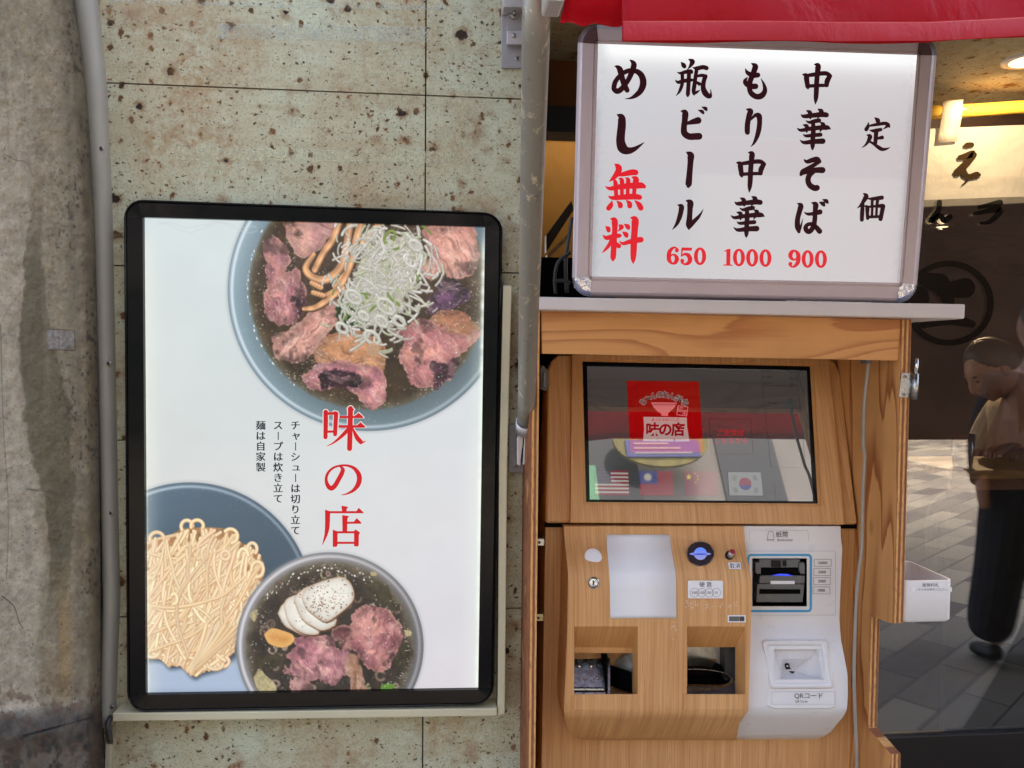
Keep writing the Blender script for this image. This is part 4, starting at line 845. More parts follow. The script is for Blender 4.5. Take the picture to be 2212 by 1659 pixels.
RYO = [[(170, 1012, 3), (205, 1042, 32), (214, 1070, 26)], [(345, 992, 4), (382, 1018, 34), (368, 1048, 20), (335, 1080, 3)], [(418, 982, 4), (462, 1012, 32), (476, 1034, 26)], [(396, 1084, 4), (440, 1118, 34), (452, 1140, 26)],
       [(242, 915, 8), (290, 935, 42), (296, 1050, 36), (286, 1200, 38), (280, 1330, 38), (273, 1430, 36), (270, 1462, 16)], [(136, 1126, 3), (182, 1166, 28), (260, 1150, 32), (330, 1140, 30), (362, 1136, 26)], [(265, 1185, 30), (215, 1268, 25), (170, 1322, 17), (126, 1365, 3)], [(318, 1232, 14), (348, 1272, 34)],
       [(508, 898, 8), (562, 925, 48), (560, 1050, 44), (550, 1200, 44), (545, 1350, 42), (540, 1450, 32), (540, 1508, 4)], [(358, 1210, 5), (405, 1242, 22), (500, 1215, 32), (600, 1195, 38), (642, 1190, 38)]]
BIN = [[(412, 160, 4), (440, 195, 30), (456, 218, 28)], [(516, 124, 8), (560, 150, 34), (552, 184, 28), (522, 230, 14), (492, 260, 3)], [(360, 294, 3), (402, 308, 18), (470, 292, 26), (540, 285, 30), (556, 300, 18)], [(334, 396, 3), (372, 428, 22), (440, 412, 26), (520, 400, 26), (558, 398, 20)],
       [(428, 310, 24), (430, 400, 24), (422, 470, 24), (396, 540, 20), (370, 580, 11), (345, 607, 3)], [(518, 300, 28), (514, 400, 28), (508, 500, 28), (502, 588, 27), (500, 612, 14)], [(563, 230, 3), (620, 244, 26), (700, 228, 30), (750, 240, 30)], [(622, 240, 26), (606, 340, 26), (592, 450, 28), (580, 530, 28), (582, 578, 22), (588, 602, 6)], [(590, 585, 10), (620, 560, 18), (665, 530, 3)],
       [(625, 347, 18), (690, 337, 24), (735, 352, 28)], [(735, 350, 30), (713, 420, 30), (706, 500, 34), (732, 570, 40), (780, 612, 34), (808, 606, 18), (805, 520, 3)], [(622, 430, 18), (654, 450, 26)]]
BI = [[(413, 810, 8), (464, 832, 42), (462, 930, 40), (450, 1030, 40), (458, 1105, 44), (520, 1148, 44), (600, 1147, 46), (650, 1145, 46)], [(490, 975, 20), (570, 952, 36), (638, 935, 46)], [(638, 796, 4), (688, 815, 24), (706, 836, 18)], [(686, 754, 4), (734, 776, 26), (748, 794, 18)]]
BAR = [[(1097, 1224, 4), (1130, 1247, 28), (1130, 1300, 24), (1122, 1400, 24), (1115, 1480, 26), (1113, 1496, 16)]]
RU = [[(458, 495, 6), (518, 522, 44), (514, 600, 42), (490, 700, 40), (450, 800, 30), (410, 860, 18), (368, 905, 3)], [(600, 422, 8), (664, 458, 54), (664, 560, 46), (656, 700, 46), (648, 820, 54), (645, 880, 28), (648, 908, 6)], [(655, 850, 40), (720, 780, 38), (800, 700, 28), (850, 630, 15), (883, 568, 3)]]
MO = [[(483, 176, 5), (532, 212, 38), (525, 260, 38), (495, 340, 36), (465, 420, 36), (456, 500, 34), (482, 575, 36), (550, 618, 38), (620, 605, 40), (662, 540, 32), (650, 460, 20), (608, 375, 3)], [(403, 246, 4), (430, 300, 26), (500, 335, 34), (568, 332, 34)], [(432, 360, 4), (400, 412, 30), (430, 457, 38), (500, 482, 38), (538, 482, 38)]]
RI = [[(418, 786, 8), (470, 810, 38), (450, 880, 36), (432, 980, 36), (428, 1060, 36), (430, 1092, 34)], [(470, 930, 12), (530, 870, 24), (580, 872, 38), (592, 940, 34), (584, 1040, 34), (560, 1140, 30), (520, 1230, 18), (475, 1283, 3)]]
CHU = [[(1318, 190, 5), (1365, 208, 38), (1360, 300, 34), (1350, 420, 34), (1345, 550, 34), (1338, 650, 28), (1331, 720, 4)], [(1158, 325, 4), (1206, 340, 34), (1220, 420, 34), (1232, 495, 28), (1235, 515, 10)], [(1215, 340, 22), (1300, 328, 28), (1400, 312, 30), (1480, 312, 30), (1528, 345, 28)], [(1525, 345, 30), (1490, 410, 36), (1480, 468, 28)], [(1220, 480, 24), (1300, 475, 24), (1400, 470, 24), (1490, 470, 22)]]
KA = [[(1140, 855, 4), (1182, 880, 26), (1300, 868, 32), (1420, 856, 36), (1478, 862, 34)], [(1212, 803, 5), (1256, 828, 30), (1264, 880, 24), (1266, 905, 14)], [(1366, 785, 6), (1408, 812, 34), (1395, 860, 26), (1360, 905, 5)], [(1204, 935, 4), (1250, 960, 20), (1320, 945, 28), (1380, 935, 30)], [(1168, 993, 6), (1216, 1012, 30), (1216, 1070, 20), (1218, 1090, 10)], [(1398, 962, 8), (1434, 990, 32), (1415, 1040, 24), (1390, 1088, 4)],
      [(1090, 1035, 4), (1138, 1065, 22), (1260, 1046, 28), (1400, 1030, 32), (1490, 1030, 32), (1530, 1048, 8)], [(1170, 1117, 4), (1206, 1140, 20), (1300, 1132, 26), (1400, 1124, 28)], [(1127, 1195, 4), (1182, 1228, 24), (1300, 1216, 32), (1430, 1210, 38)], [(1300, 950, 25), (1306, 1050, 32), (1300, 1150, 32), (1296, 1250, 32), (1294, 1305, 20), (1294, 1330, 4)]]
SO = [[(1178, 122, 4), (1220, 155, 26), (1300, 132, 34), (1355, 126, 38), (1385, 152, 28)], [(1385, 150, 28), (1330, 190, 28), (1230, 250, 32), (1165, 292, 36), (1142, 325, 22)], [(1150, 310, 26), (1250, 282, 32), (1350, 267, 38), (1425, 267, 42)], [(1310, 290, 26), (1250, 340, 36), (1235, 410, 36), (1262, 470, 38), (1320, 505, 40), (1352, 502, 40)]]
BA = [[(1098, 710, 8), (1138, 738, 36), (1120, 820, 34), (1096, 920, 34), (1096, 1020, 36), (1114, 1085, 22)], [(1115, 1085, 18), (1140, 1015, 14), (1166, 915, 3)], [(1282, 700, 6), (1334, 724, 38), (1330, 800, 32), (1326, 900, 32), (1312, 1000, 32), (1270, 1070, 34), (1230, 1080, 34), (1203, 1035, 32), (1230, 990, 26), (1290, 985, 28), (1340, 1022, 32), (1388, 1078, 36)], [(1185, 825, 4), (1232, 850, 20), (1320, 842, 26), (1392, 822, 36)], [(1383, 692, 5), (1430, 712, 30), (1448, 735, 18)], [(1428, 656, 5), (1474, 676, 28), (1493, 697, 18)]]
TEI = [[(417, 212, 4), (452, 242, 28), (460, 265, 24)], [(345, 272, 5), (335, 322, 22), (316, 355, 24)], [(352, 312, 12), (440, 296, 20), (540, 282, 22), (578, 300, 26), (594, 322, 14)], [(575, 310, 20), (550, 332, 12), (516, 352, 3)], [(356, 364, 4), (410, 372, 22), (490, 357, 22)], [(438, 370, 28), (432, 450, 26), (426, 520, 24)], [(440, 466, 14), (508, 452, 24)], [(328, 422, 8), (362, 440, 28), (340, 500, 20), (305, 545, 12), (265, 575, 3)], [(345, 495, 14), (400, 525, 16), (470, 575, 24), (510, 595, 22), (560, 590, 14), (605, 572, 3)]]
KAI = [[(286, 1128, 8), (316, 1160, 30), (285, 1220, 24), (250, 1270, 16), (208, 1306, 3)], [(275, 1250, 22), (268, 1350, 26), (264, 1445, 24)], [(328, 1190, 5), (400, 1192, 22), (505, 1178, 26)], [(390, 1200, 18), (386, 1290, 18)], [(456, 1200, 20), (442, 1290, 18)], [(298, 1278, 8), (328, 1296, 26), (330, 1360, 22), (334, 1428, 20)], [(320, 1292, 14), (420, 1282, 16), (510, 1278, 28)], [(520, 1282, 28), (505, 1360, 26), (490, 1436, 26)], [(390, 1290, 16), (386, 1400, 16)], [(444, 1290, 16), (438, 1400, 16)], [(335, 1412, 18), (490, 1406, 18)]]
mv = lambda S, dx, dy: [[(x+dx, y+dy, r) for x, y, r in s_] for s_ in S]
QP = off(SP, -.004)
for nm, L in (('beer_lettering', [(BIN, mC), (BI, mC), (BAR, mT), (RU, mD)]), ('dipping_noodle_lettering', [(MO, mE), (RI, mE), (mv(CHU, -877, -157), mF), (mv(KA, -878, -167), mF)]), ('noodle_lettering', [(CHU, mE), (KA, mE), (SO, mF), (BA, mF)]), ('rice_lettering', [(ME_, mA), (SHI, mT)]), ('heading_lettering', [(TEI, mG)]), ('heading_lettering', [(KAI, mG)])):
    v, f = merge([brush(S, m_, QP, .0012) for S, m_ in L]); obj(nm, v, f, dkb, ML)
v, f = merge([brush(MU, mB, QP, .0012), brush(RYO, mB, QP, .0012)]); obj('free_lettering', v, f, rdv, ML)
def zero(m_, cx, cy, rx, ry, ix, iy, e): p_ = off(QP, e); return ring_data(m_[0]+cx*m_[2], m_[1]+cy*m_[2], rx*m_[2], ry*m_[2], ix*m_[2], iy*m_[2], p_)
SIX = [[(445, 1252, 33), (446, 1250, 33)], [(462, 1238, 16), (425, 1206, 14), (375, 1212, 22), (326, 1270, 34), (312, 1345, 36), (322, 1420, 34), (370, 1468, 18), (420, 1452, 30), (446, 1395, 36), (425, 1340, 26), (376, 1320, 14), (335, 1352, 14)]]
FIVE = [[(525, 1201), (700, 1206), (690, 1257), (520, 1255)], [(532, 1230, 14), (524, 1345, 10)], [(522, 1344, 12), (570, 1314, 20), (632, 1330, 34), (664, 1392, 38), (645, 1452, 34), (580, 1480, 18), (528, 1455, 16)], [(535, 1422, 33), (536, 1424, 33)]]
ONE = [[(152, 1318), (206, 1310), (203, 1528), (150, 1528)], [(124, 1333), (160, 1328), (206, 1310), (206, 1345), (124, 1347)], [(112, 1518), (232, 1520), (232, 1537), (112, 1534)]]
NINE = [[(1055-(x-378)*.8, 1443-(y-1337)*.8, r*.8) for x, y, r in s_] for s_ in SIX]
v, f = merge([brush(SIX, mD, QP, .0012), brush(FIVE, mD, QP, .0012), zero(mD, 830, 1348, 102, 147, 36, 108, .0012)]); obj('beer_price', v, f, rdv, ML)
v, f = merge([brush(ONE, mF, QP, .0012)]+[zero(mF, x, y, 80, 117, 28, 86, .0012+i*5e-5) for i, (x, y) in enumerate(((318, 1427), (493, 1431), (670, 1435)))]); obj('dipping_noodle_price', v, f, rdv, ML)
v, f = merge([brush(NINE, mF, QP, .0012)]+[zero(mF, x, y, 80, 117, 28, 86, .0012+i*5e-5) for i, (x, y) in enumerate(((1230, 1447), (1406, 1449)))]); obj('noodle_price', v, f, rdv, ML)

# ================================================================== SHELF AND PLYWOOD CABINET
o = slab('shelf', [(1163, 641), (2086, 657), (2084, 689), (1163, 669)], -.165, .16, M['shelf'], None, hit(1600, 680, -.05), bevel=.003); tag(o, 'white melamine shelf under the tilted menu sign', 'shelf')
CB = thing('plywood_cabinet', (hit(1560, 1600, 0).x, 0, 0), 'orange plywood cabinet built round the ticket machine', 'cabinet')
YC = -.12
slab('lintel', [(1169, 672), (1946, 690), (1941, 779), (1171, 764)], YC, YC+.022, M['plyx'], CB, bevel=.0008)
# left panel: thin edge strip with lamination stripes
a0 = hit(1143, 672, YC).x; pL = [(YC-.004, hit(1150, 674, YC).z), (YC-.004, .02), (.30, .02), (.30, hit(1150, 674, YC).z)]
xL0, xL1 = hit(1141, 1200, YC).x, hit(1160.5, 1200, YC).x
v, f = prism_data([Vector((xL0, y, z)) for y, z in pL], [Vector((xL1, y, z)) for y, z in pL]); obj('left_panel', v, f, M['edgex'], CB, bevel=.0008)
# right panel: stepped profile
zq = lambda px, py, Y: hit(px, py, Y).z
xR0, xR1 = hit(1934, 1100, YC).x, hit(1955.5, 1100, YC).x
ya, yb = YC-.004, YC+.082
pr = [(ya, hit(1960, 690, ya).z), (ya, zq(1935, 1346, ya)), (ya+.012, zq(1924, 1346, ya+.012)), (yb-.004, zq(1886, 1330, yb)), (yb, zq(1886, 1326, yb)), (yb, zq(1884, 1571, yb)), (ya-.004, zq(1945, 1626, ya)), (ya-.004, .02), (.30, .02), (.30, hit(1960, 690, ya).z)]
v, f = prism_data([Vector((xR0, y, z)) for y, z in pr], [Vector((xR1, y, z)) for y, z in pr])
o = obj('right_panel', v, f, [M['plyz'], M['edgex'], M['edgez']], CB, bevel=.0008)
for pf in o.data.polygons:
    if abs(pf.normal.x) < .5: pf.material_index = 2 if abs(pf.normal.z) > .45 else 1
box('cabinet_back', (xL1, .28, .02), (xR0, .298, 1.55), M['void'], CB)
# hinge on the right panel
hg = CB
hg = slab('hinge', [(1948, 805), (1973, 806), (1969, 859), (1941, 858)], ya-.0016, ya, M['steel'], hg, bevel=.0005)
pA, pB, pC = hit(1975, 863, ya-.008), hit(1979, 807, ya-.008), hit(1981, 774, ya-.008)
tube('hinge_barrel', [pA, pA.lerp(pB, .5), pB], .0058, M['steel'], hg, n=16); tube('hinge_pin', [pB, pC], .0034, M['chrome'], hg, n=12)
dome('pin_tip', pC, .0034, .004, mat('red_tip', (.4, .05, .05), .4), hg, 12, Vector((0, 0, 1)))
for a, b in ((1955, 814), (1952.5, 852)): screw(a, b, ya-.0018, 3.6, hg)
# latch and metal straps on the left inner side
lt = slab('door_latch', [(1166, 796), (1173, 788), (1184, 800), (1185, 836), (1179, 846), (1168, 840)], -.07, -.02, M['dgray'], None, hit(1174, 842, -.05), bevel=.002); tag(lt, 'dark plastic door latch at the upper left of the ticket machine', 'latch')
slab('latch_bar', rect(1174, 806, 1179, 836), -.078, -.0705, M['mgray'], lt, bevel=.001)
for i, (a, b, lb) in enumerate(((1157, 1164, 'small steel strap above, in the dark gap left of the ticket machine'), (1155, 1327, 'small brass-toned strap below, in the dark gap left of the ticket machine'))):
    o = slab('metal_strap', rect(a+4, b, a+19, b+15), -.03, .05, M['steel'] if i == 0 else mat('brass_strap', (.42, .36, .2), .35, metal=.9), None, hit(a+10, b+14, 0), bevel=.001); tag(o, lb, 'strap', 'straps beside the ticket machine')
    p = hit(a+8, b+8, -.0305); dome('strap_hole', p, .0028, .0006, M['blackm'], o, 12)
# cable down the right inner side
cpts = [(1877.6, 776), (1872.5, 818), (1867.4, 869), (1865.7, 930), (1865, 960), (1868, 990), (1864, 1071), (1863, 1139), (1861, 1190), (1852.5, 1259), (1848, 1344), (1845, 1443), (1846.5, 1529), (1850, 1614), (1851, 1690)]
o = tube('power_cable', [hit(p_[0], p_[1], -.075) for p_ in catmull([(x, y) for x, y in cpts], 4)], .0036, M['cable'], None, hit(1850, 1690, -.075), n=10); tag(o, 'beige power cable hanging down the inner side of the plywood panel', 'cable')
slab('cable_clip', rect(1872, 768, 1884, 786), -.085, -.06, M['mgray'], o, bevel=.001)

# ================================================================== TICKET MACHINE
TM = thing('ticket_machine', (hit(1515, 1600, .05).x, .1, 0), 'wood-grain meal ticket machine with touch screen and white payment module', 'ticket machine')
YB = .035
slab('cabinet_base', [(1178, 1136), (1849, 1139), (1838, 1760), (1168, 1760)], YB, .26, M['lam'], TM, bevel=.002)
ts = R(17.8); SCP = (hit(1515, 1134, -.0), Vector((0, -math.cos(ts), math.sin(ts))))
b_ = off(SCP, -.012)
# tilted upper case: outer body then raised bezel with opening
slab('upper_body', [(1184, 800), (1190, 780), (1205, 766), (1790, 772), (1806, 783), (1816, 808), (1853, 1132), (1178, 1129)], b_, .2, M['lam'], TM, bevel=.006, seg=3)
BZ = [(1236, 766), (1790, 772), (1825, 1133), (1232, 1129)]; SQ = [(1258, 780.5), (1750, 791), (1767, 1088), (1266, 1084.5)]
def frame_flat(name, oq, iq, plane, depth, m, parent, chamf=0):
    n_ = plane[1] if plane[1].y > 0 else -plane[1]; v = []; f = []
    for i in range(4):
        O = hit(*oq[i], plane); I_ = hit(*iq[i], plane); v += [O+n_*depth, O+n_*.003, O.lerp(I_, .02), I_, I_+n_*depth]
    for i in range(4):
        j = (i+1) % 4; f += [[i*5+k, i*5+k+1, j*5+k+1, j*5+k] for k in range(4)]
    return obj(name, v, f, m, parent)
ctr = np.mean(np.array(SQ), 0); BO = [tuple(np.array(q)+(np.array(q)-ctr)/np.hypot(*(np.array(q)-ctr))*9) for q in SQ]
frame_flat('screen_surround', BZ, BO, SCP, .012, M['lam'], TM)
frame_flat('surround_bevel', BO, SQ, off(SCP, -.004), .012, M['lamd'], TM)
SD = off(SCP, -.006)
SI = [(1268, 790), (1744, 800), (1759, 1083), (1274, 1079)]
frame_flat('screen_bezel', SQ, SI, SD, .008, M['black'], TM)
def scr_mat():
    s = NT('touch_screen_glass'); n = s.noise(s.pos(), 3, 4)
    c = s.mix(s.mr(n, .3, .7), s2l((92, 94, 92)), s2l((104, 104, 104))); return s.p(col=(.012, .012, .012), em=c, ems=EM*.34, rough=.03, spec=.9, coat=1., coatr=.015)
scr = sheet('touch_screen', [(1267, 789), (1745, 799), (1760, 1084), (1273, 1080)], SD, scr_mat(), TM, -.0035)
SG = off(SD, -.0034)
def sem(name, rgb, k=.75):
    s = NT(name); c = s2l(rgb); return s.p(col=tuple(x*.05 for x in c), em=c, ems=EM*k*1.15, rough=.03, spec=.9, coat=1., coatr=.015)
A7 = lambda x, y: (1134+x*.21973, 729+y*.21973)
B7 = lambda x, y: (1350+x*.21973, 756+y*.21973)
logo = sheet('logo_panel', [A7(1000, 425), A7(1710, 433), A7(1755, 1128), A7(1036, 1130)], SG, sem('screen_red', (150, 10, 12)), scr, .0004)
pale = sem('screen_pale', (206, 176, 170), .6); dred = sem('screen_dark_red', (130, 14, 24), .8); dkt = sem('screen_dark', (26, 22, 20), .6)
sheet('noren_icon', [A7(1165, 780), A7(1590, 786), A7(1594, 880), A7(1618, 1022), A7(1480, 1024), A7(1465, 980), A7(1462, 1023), A7(1310, 1022), A7(1312, 980), A7(1300, 1022), A7(1160, 1020), A7(1172, 900)], SG, pale, scr, .0007)
sheet('bowl_icon', [A7(1240, 637), A7(1495, 640), A7(1470, 690), A7(1410, 742), A7(1405, 750), A7(1408, 772), A7(1342, 770), A7(1340, 750), A7(1300, 725), A7(1260, 680)], SG, sem('screen_pink', (226, 120, 120), .75), scr, .0007)
v, f = merge([outline_data([A7(1258+i*26, 650), A7(1276+i*26, 650), A7(1276+i*26, 666), A7(1258+i*26, 666)], .9, off(SG, .001)) for i in range(9)]); obj('bowl_pattern', v, f, dred, scr)
arc = [('ち', 1160, 632, -34), ('ゃ', 1206, 602, -24), ('ん', 1262, 575, -12), ('の', 1325, 562, -3), ('れ', 1385, 562, 4), ('ん', 1445, 578, 12), ('組', 1512, 602, 22), ('合', 1575, 636, 30)]
text('arch_lettering_outline', [(c, *A7(x, y), 15, {'rot': r_, 'bold': .06}) for c, x, y, r_ in arc], SG, pale, scr, .0008)
text('arch_lettering', [(c, *A7(x, y), 14.5, {'rot': r_, 'bold': .016}) for c, x, y, r_ in arc], SG, dkt, scr, .0012)
v, f = outline_data([A7(1500, 668), A7(1605, 680), A7(1592, 774), A7(1490, 762)], 1.2, off(SG, .0008)); obj('stamp_outline', v, f, sem('screen_stamp', (236, 130, 130), .8), scr)
text('stamp_lettering', [('認', *A7(1525, 708), 11.5, {'rot': 5}), ('定', *A7(1570, 736), 11.5, {'rot': 5})], SG, bpy.data.materials['screen_stamp'], scr, .0008)
text('noren_small_lettering', [('あふれるおいしさ', *A7(1380, 808), 7.2, {'bold': .012})], SG, sem('screen_bright_red', (200, 24, 34), .8), scr, .0010)
text('noren_large_lettering', [(c, *A7(x, 905), 29, {'bold': .035, 'em': 1}) for c, x in (('味', 1255), ('の', 1380), ('店', 1505))], SG, dred, scr, .0010)
v, f = outline_data([B7(*q) for q in ((825, 674), (1238, 678), (1268, 1026), (850, 1024))], 1.2, off(SG, .0005)); obj('order_button', v, f, sem('screen_maroon', (90, 40, 44), .6), scr)
text('order_lettering', [('ご注文は', *B7(1040, 812), 14.5, {'bold': .008}), ('こちらから', *B7(1045, 890), 14.5, {'bold': .008})], SG, bpy.data.materials['screen_bright_red'], scr, .0008)
v, f = merge([outline_data([B7(*q) for q in ((1340, 180), (1688, 184), (1706, 350), (1352, 345))], .5, off(SG, .0004)), outline_data([B7(*q) for q in ((1352, 350), (1706, 356), (1780, 1155), (1435, 1152))], .5, off(SG, .0005))]); obj('account_panel', v, f, dkt, scr)
for i_, (t_x, y_) in enumerate((('投入金額', 200), ('購入金額', 264), ('おつり', 328))):
    text('account_lettering', [(t_x, *B7(1394+3*i_, y_), 5.2)], SG, dkt, scr, .0008); text('account_amount', [('0', *B7(1628+6*i_, y_+13), 9.5), ('円', *B7(1660+5*i_, y_+20), 4)], SG, dkt, scr, .0008)
text('account_lettering', [('ご購入内容', *B7(1445, 520), 5)], SG, dkt, scr, .0008)
def flagrect(q, s0, t0, s1, t1): return [quad_at(q, s0, t0), quad_at(q, s1, t0), quad_at(q, s1, t1), quad_at(q, s0, t1)]
fl_r = sem('flag_red', (132, 40, 58), .75); fl_w = sem('flag_white', (176, 172, 160), .7); fl_b = sem('flag_blue', (44, 58, 120), .75); fl_n = sem('flag_navy', (40, 34, 62), .75); fl_y = sem('flag_yellow', (196, 170, 60), .8); fl_m = sem('flag_maroon', (104, 34, 62), .75)
def star(q, s0, t0, r_, pts=5, inner=.42, asp=.72, a0=-math.pi/2): return [quad_at(q, s0+r_*asp*(1 if i % 2 == 0 else inner)*math.cos(a0+math.pi*i/pts), t0+r_*(1 if i % 2 == 0 else inner)*math.sin(a0+math.pi*i/pts)) for i in range(2*pts)]
q = [A7(680, 1305), A7(1014, 1310), A7(1025, 1550), A7(690, 1548)]
fg = sheet('striped_flag_button', q, SG, fl_w, scr, .0004)
for i in range(0, 13, 2): sheet('stripe', flagrect(q, 0, i/13, 1, (i+1)/13), SG, fl_r, fg, .0007)
sheet('canton', flagrect(q, 0, 0, .48, .54), SG, fl_n, fg, .0010)
v, f = merge([([hit(*p_, off(SG, .0013)) for p_ in star(q, .03+.042*i+(.021 if j % 2 else 0), .045+.057*j, .018)], [list(range(10))]) for j in range(9) for i in range(11 if j % 2 == 0 else 10)]); obj('star_field', v, f, fl_w, fg)
q = [A7(1118, 1312), A7(1452, 1316), A7(1464, 1553), A7(1128, 1553)]
fg = sheet('sun_flag_button', q, SG, fl_r, scr, .0004); sheet('canton', flagrect(q, 0, 0, .55, .52), SG, fl_b, fg, .0007)
sheet('sun', star(q, .26, .25, .20, 12, .6), SG, fl_w, fg, .0010)
q = [A7(1562, 1314), A7(1888, 1317), A7(1903, 1555), A7(1573, 1555)]
fg = sheet('star_flag_button', q, SG, fl_m, scr, .0004)
for s0, t0, r_ in ((.14, .24, .14), (.33, .09, .05), (.41, .2, .05), (.41, .34, .05), (.34, .46, .05)): sheet('star', star(q, s0, t0, r_), SG, fl_y, fg, .0007)
q = [B7(1008, 1195), B7(1340, 1198), B7(1363, 1436), B7(1024, 1434)]
v, f = outline_data(q, .9, off(SG, .0004)); fg = obj('circle_flag_button', v, f, dkt, scr)
sheet('flag_ground', flagrect(q, .01, .01, .99, .99), SG, sem('flag_grey', (150, 152, 150), .6), fg, .0002)
for k, (m_, a0) in enumerate(((fl_r, math.pi), (fl_b, 0))): sheet('half_disc', [quad_at(q, .5+.18*math.cos(a0+.4+math.pi*i/12), .5+.26*math.sin(a0+.4+math.pi*i/12)) for i in range(13)], SG, m_, fg, .0006+k*.0001)
sheet('disc_lobe', [quad_at(q, .42+.09*math.cos(2*math.pi*i/16), .47+.13*math.sin(2*math.pi*i/16)) for i in range(16)], SG, fl_r, fg, .0009)
for s0, t0, dx, dy, sg in ((.2, .26, .03, -.10, 1), (.8, .26, .03, .10, -1), (.2, .76, .03, .10, -1), (.8, .76, .03, -.10, 1)):
    v, f = merge([([hit(*quad_at(q, s0+(j-1)*.035+dx*x_, t0+dy*x_+(j-1)*sg*.02+e_), off(SG, .0008)) for x_, e_ in ((-1, -.012), (1, -.012), (1, .016), (-1, .016))], [[0, 1, 2, 3]]) for j in range(3)]); obj('trigram', v, f, dkt, fg)
sheet('grey_button', [B7(1470, 1312), B7(1765, 1314), B7(1780, 1460), B7(1482, 1458)], SG, sem('screen_grey', (74, 70, 72), .6), scr, .0005)
# seam between upper and lower parts
slab('seam_strip', [(1178, 1126), (1850, 1131), (1850, 1142), (1177, 1139)], .02, .03, M['void'], TM)
# --- lower wood front with two recesses
PRW = [(1137, .0), (1160, -.003), (1180, -.014), (1205, -.034), (1235, -.054), (1265, -.064), (1310, -.067), (1353, -.068), (1410, -.069), (1499, -.070), (1535, -.072), (1546, -.068), (1562, -.050), (1580, -.026), (1592, -.008), (1597, .012), (1599, YB)]
yw = lambda v_: float(np.interp(v_, [p_[0] for p_ in PRW], [p_[1] for p_ in PRW]))
LX = [(1137, 1218), (1180, 1221), (1235, 1227), (1353, 1226), (1499, 1220), (1535, 1219), (1560, 1221), (1580, 1228), (1592, 1240), (1599, 1262)]
RX = [(1137, 1606), (1200, 1612), (1230, 1620), (1262, 1624), (1353, 1622), (1446, 1619.5), (1535, 1616.5), (1562, 1597), (1580, 1593), (1599, 1591)]
lx = lambda v_: float(np.interp(v_, [p_[0] for p_ in LX], [p_[1] for p_ in LX])); rx_ = lambda v_: float(np.interp(v_, [p_[0] for p_ in RX], [p_[1] for p_ in RX]))
rows = sorted(set([1137, 1142, 1150, 1160, 1170, 1180, 1190, 1200, 1210, 1222, 1235, 1250, 1265, 1290, 1310, 1330, 1353, 1380, 1410, 1440, 1470, 1499, 1518, 1535, 1541, 1546, 1553, 1562, 1571, 1580, 1586, 1592, 1595, 1597, 1599]))
def wood_front(name, lxf, rxf, prof, rowsv, holes, cols, m, back=YB, rnd=8):
    """front skin following the profile; holes = (u0, v0, u1, v1) in nominal columns"""
    v = []; f = []; nc = len(cols); idx = {}
    for i, r_ in enumerate(rowsv):
        a, b = lxf(r_), rxf(r_)
        for j, c_ in enumerate(cols):
            u = min(max(c_, a), b) if 0 < j < nc-1 else (a if j == 0 else b)
            v.append(hit(u, r_, prof(r_)))
    for i in range(len(rowsv)-1):
        for j in range(nc-1):
            mu, mv_ = (cols[j]+cols[j+1])/2, (rowsv[i]+rowsv[i+1])/2
            if any(h[0] < mu < h[2] and h[1] < mv_ < h[3] for h in holes): continue
            f.append([i*nc+j, i*nc+j+1, (i+1)*nc+j+1, (i+1)*nc+j])
    nb_ = len(v)
    for side, j in ((0, 0), (1, nc-1)):
        base = len(v)
        for i, r_ in enumerate(rowsv): p_ = v[i*nc+j]; v.append(Vector((p_.x, back, p_.z)))
        for i in range(len(rowsv)-1): f.append([i*nc+j, (i+1)*nc+j, base+i+1, base+i])
    base = len(v)
    for j in range(nc): p_ = v[j]; v.append(Vector((p_.x, back, p_.z)))
    f += [[j, j+1, base+j+1, base+j] for j in range(nc-1)]
    return obj(name, v, f, m, TM)
COLS = [1218, 1230, 1240, 1270, 1300, 1340, 1378, 1400, 1440, 1484, 1520, 1560, 1610, 1616, 1624]
HL = (1240, 1353, 1378, 1499); HR = (1484, 1353, 1610, 1499)
wf = wood_front('lower_front', lx, rx_, yw, rows, [HL, HR], COLS, M['lam'])
wf.data.shade_auto_smooth(angle=R(35)) if hasattr(wf.data, 'shade_auto_smooth') else None
def recess(name, outer, inner, yd, m):
    O = [hit(u, v_, yw(v_)) for u, v_ in outer]; I_ = [hit(u, v_, yd) for u, v_ in inner]
    return obj(name, O+I_, [[0, 1, 5, 4], [1, 2, 6, 5], [2, 3, 7, 6], [3, 0, 4, 7]], m, TM)
recess('coin_tray_recess', [(1240, 1353), (1378, 1353), (1378, 1499), (1240, 1499)], [(1241, 1399), (1366, 1400), (1366, 1501), (1240, 1501)], -.02, M['lamd'])
slab('recess_lip', [(1241, 1398), (1367, 1399), (1367, 1411), (1241, 1410)], -.021, -.017, M['lamd'], TM)
recess('ticket_tray_recess', [(1484, 1353), (1610, 1353), (1610, 1499), (1484, 1499)], [(1485, 1398), (1588, 1398), (1588, 1500), (1484, 1500)], -.02, M['lamd'])
for q in ([(1241, 1500.5), (1374, 1500.5), (1374, 1534), (1239, 1534)], [(1478, 1500.5), (1606, 1501), (1606, 1534), (1477, 1534)]): slab('recess_sill', q, -.0735, -.071, M['lam'], TM, bevel=.0008)
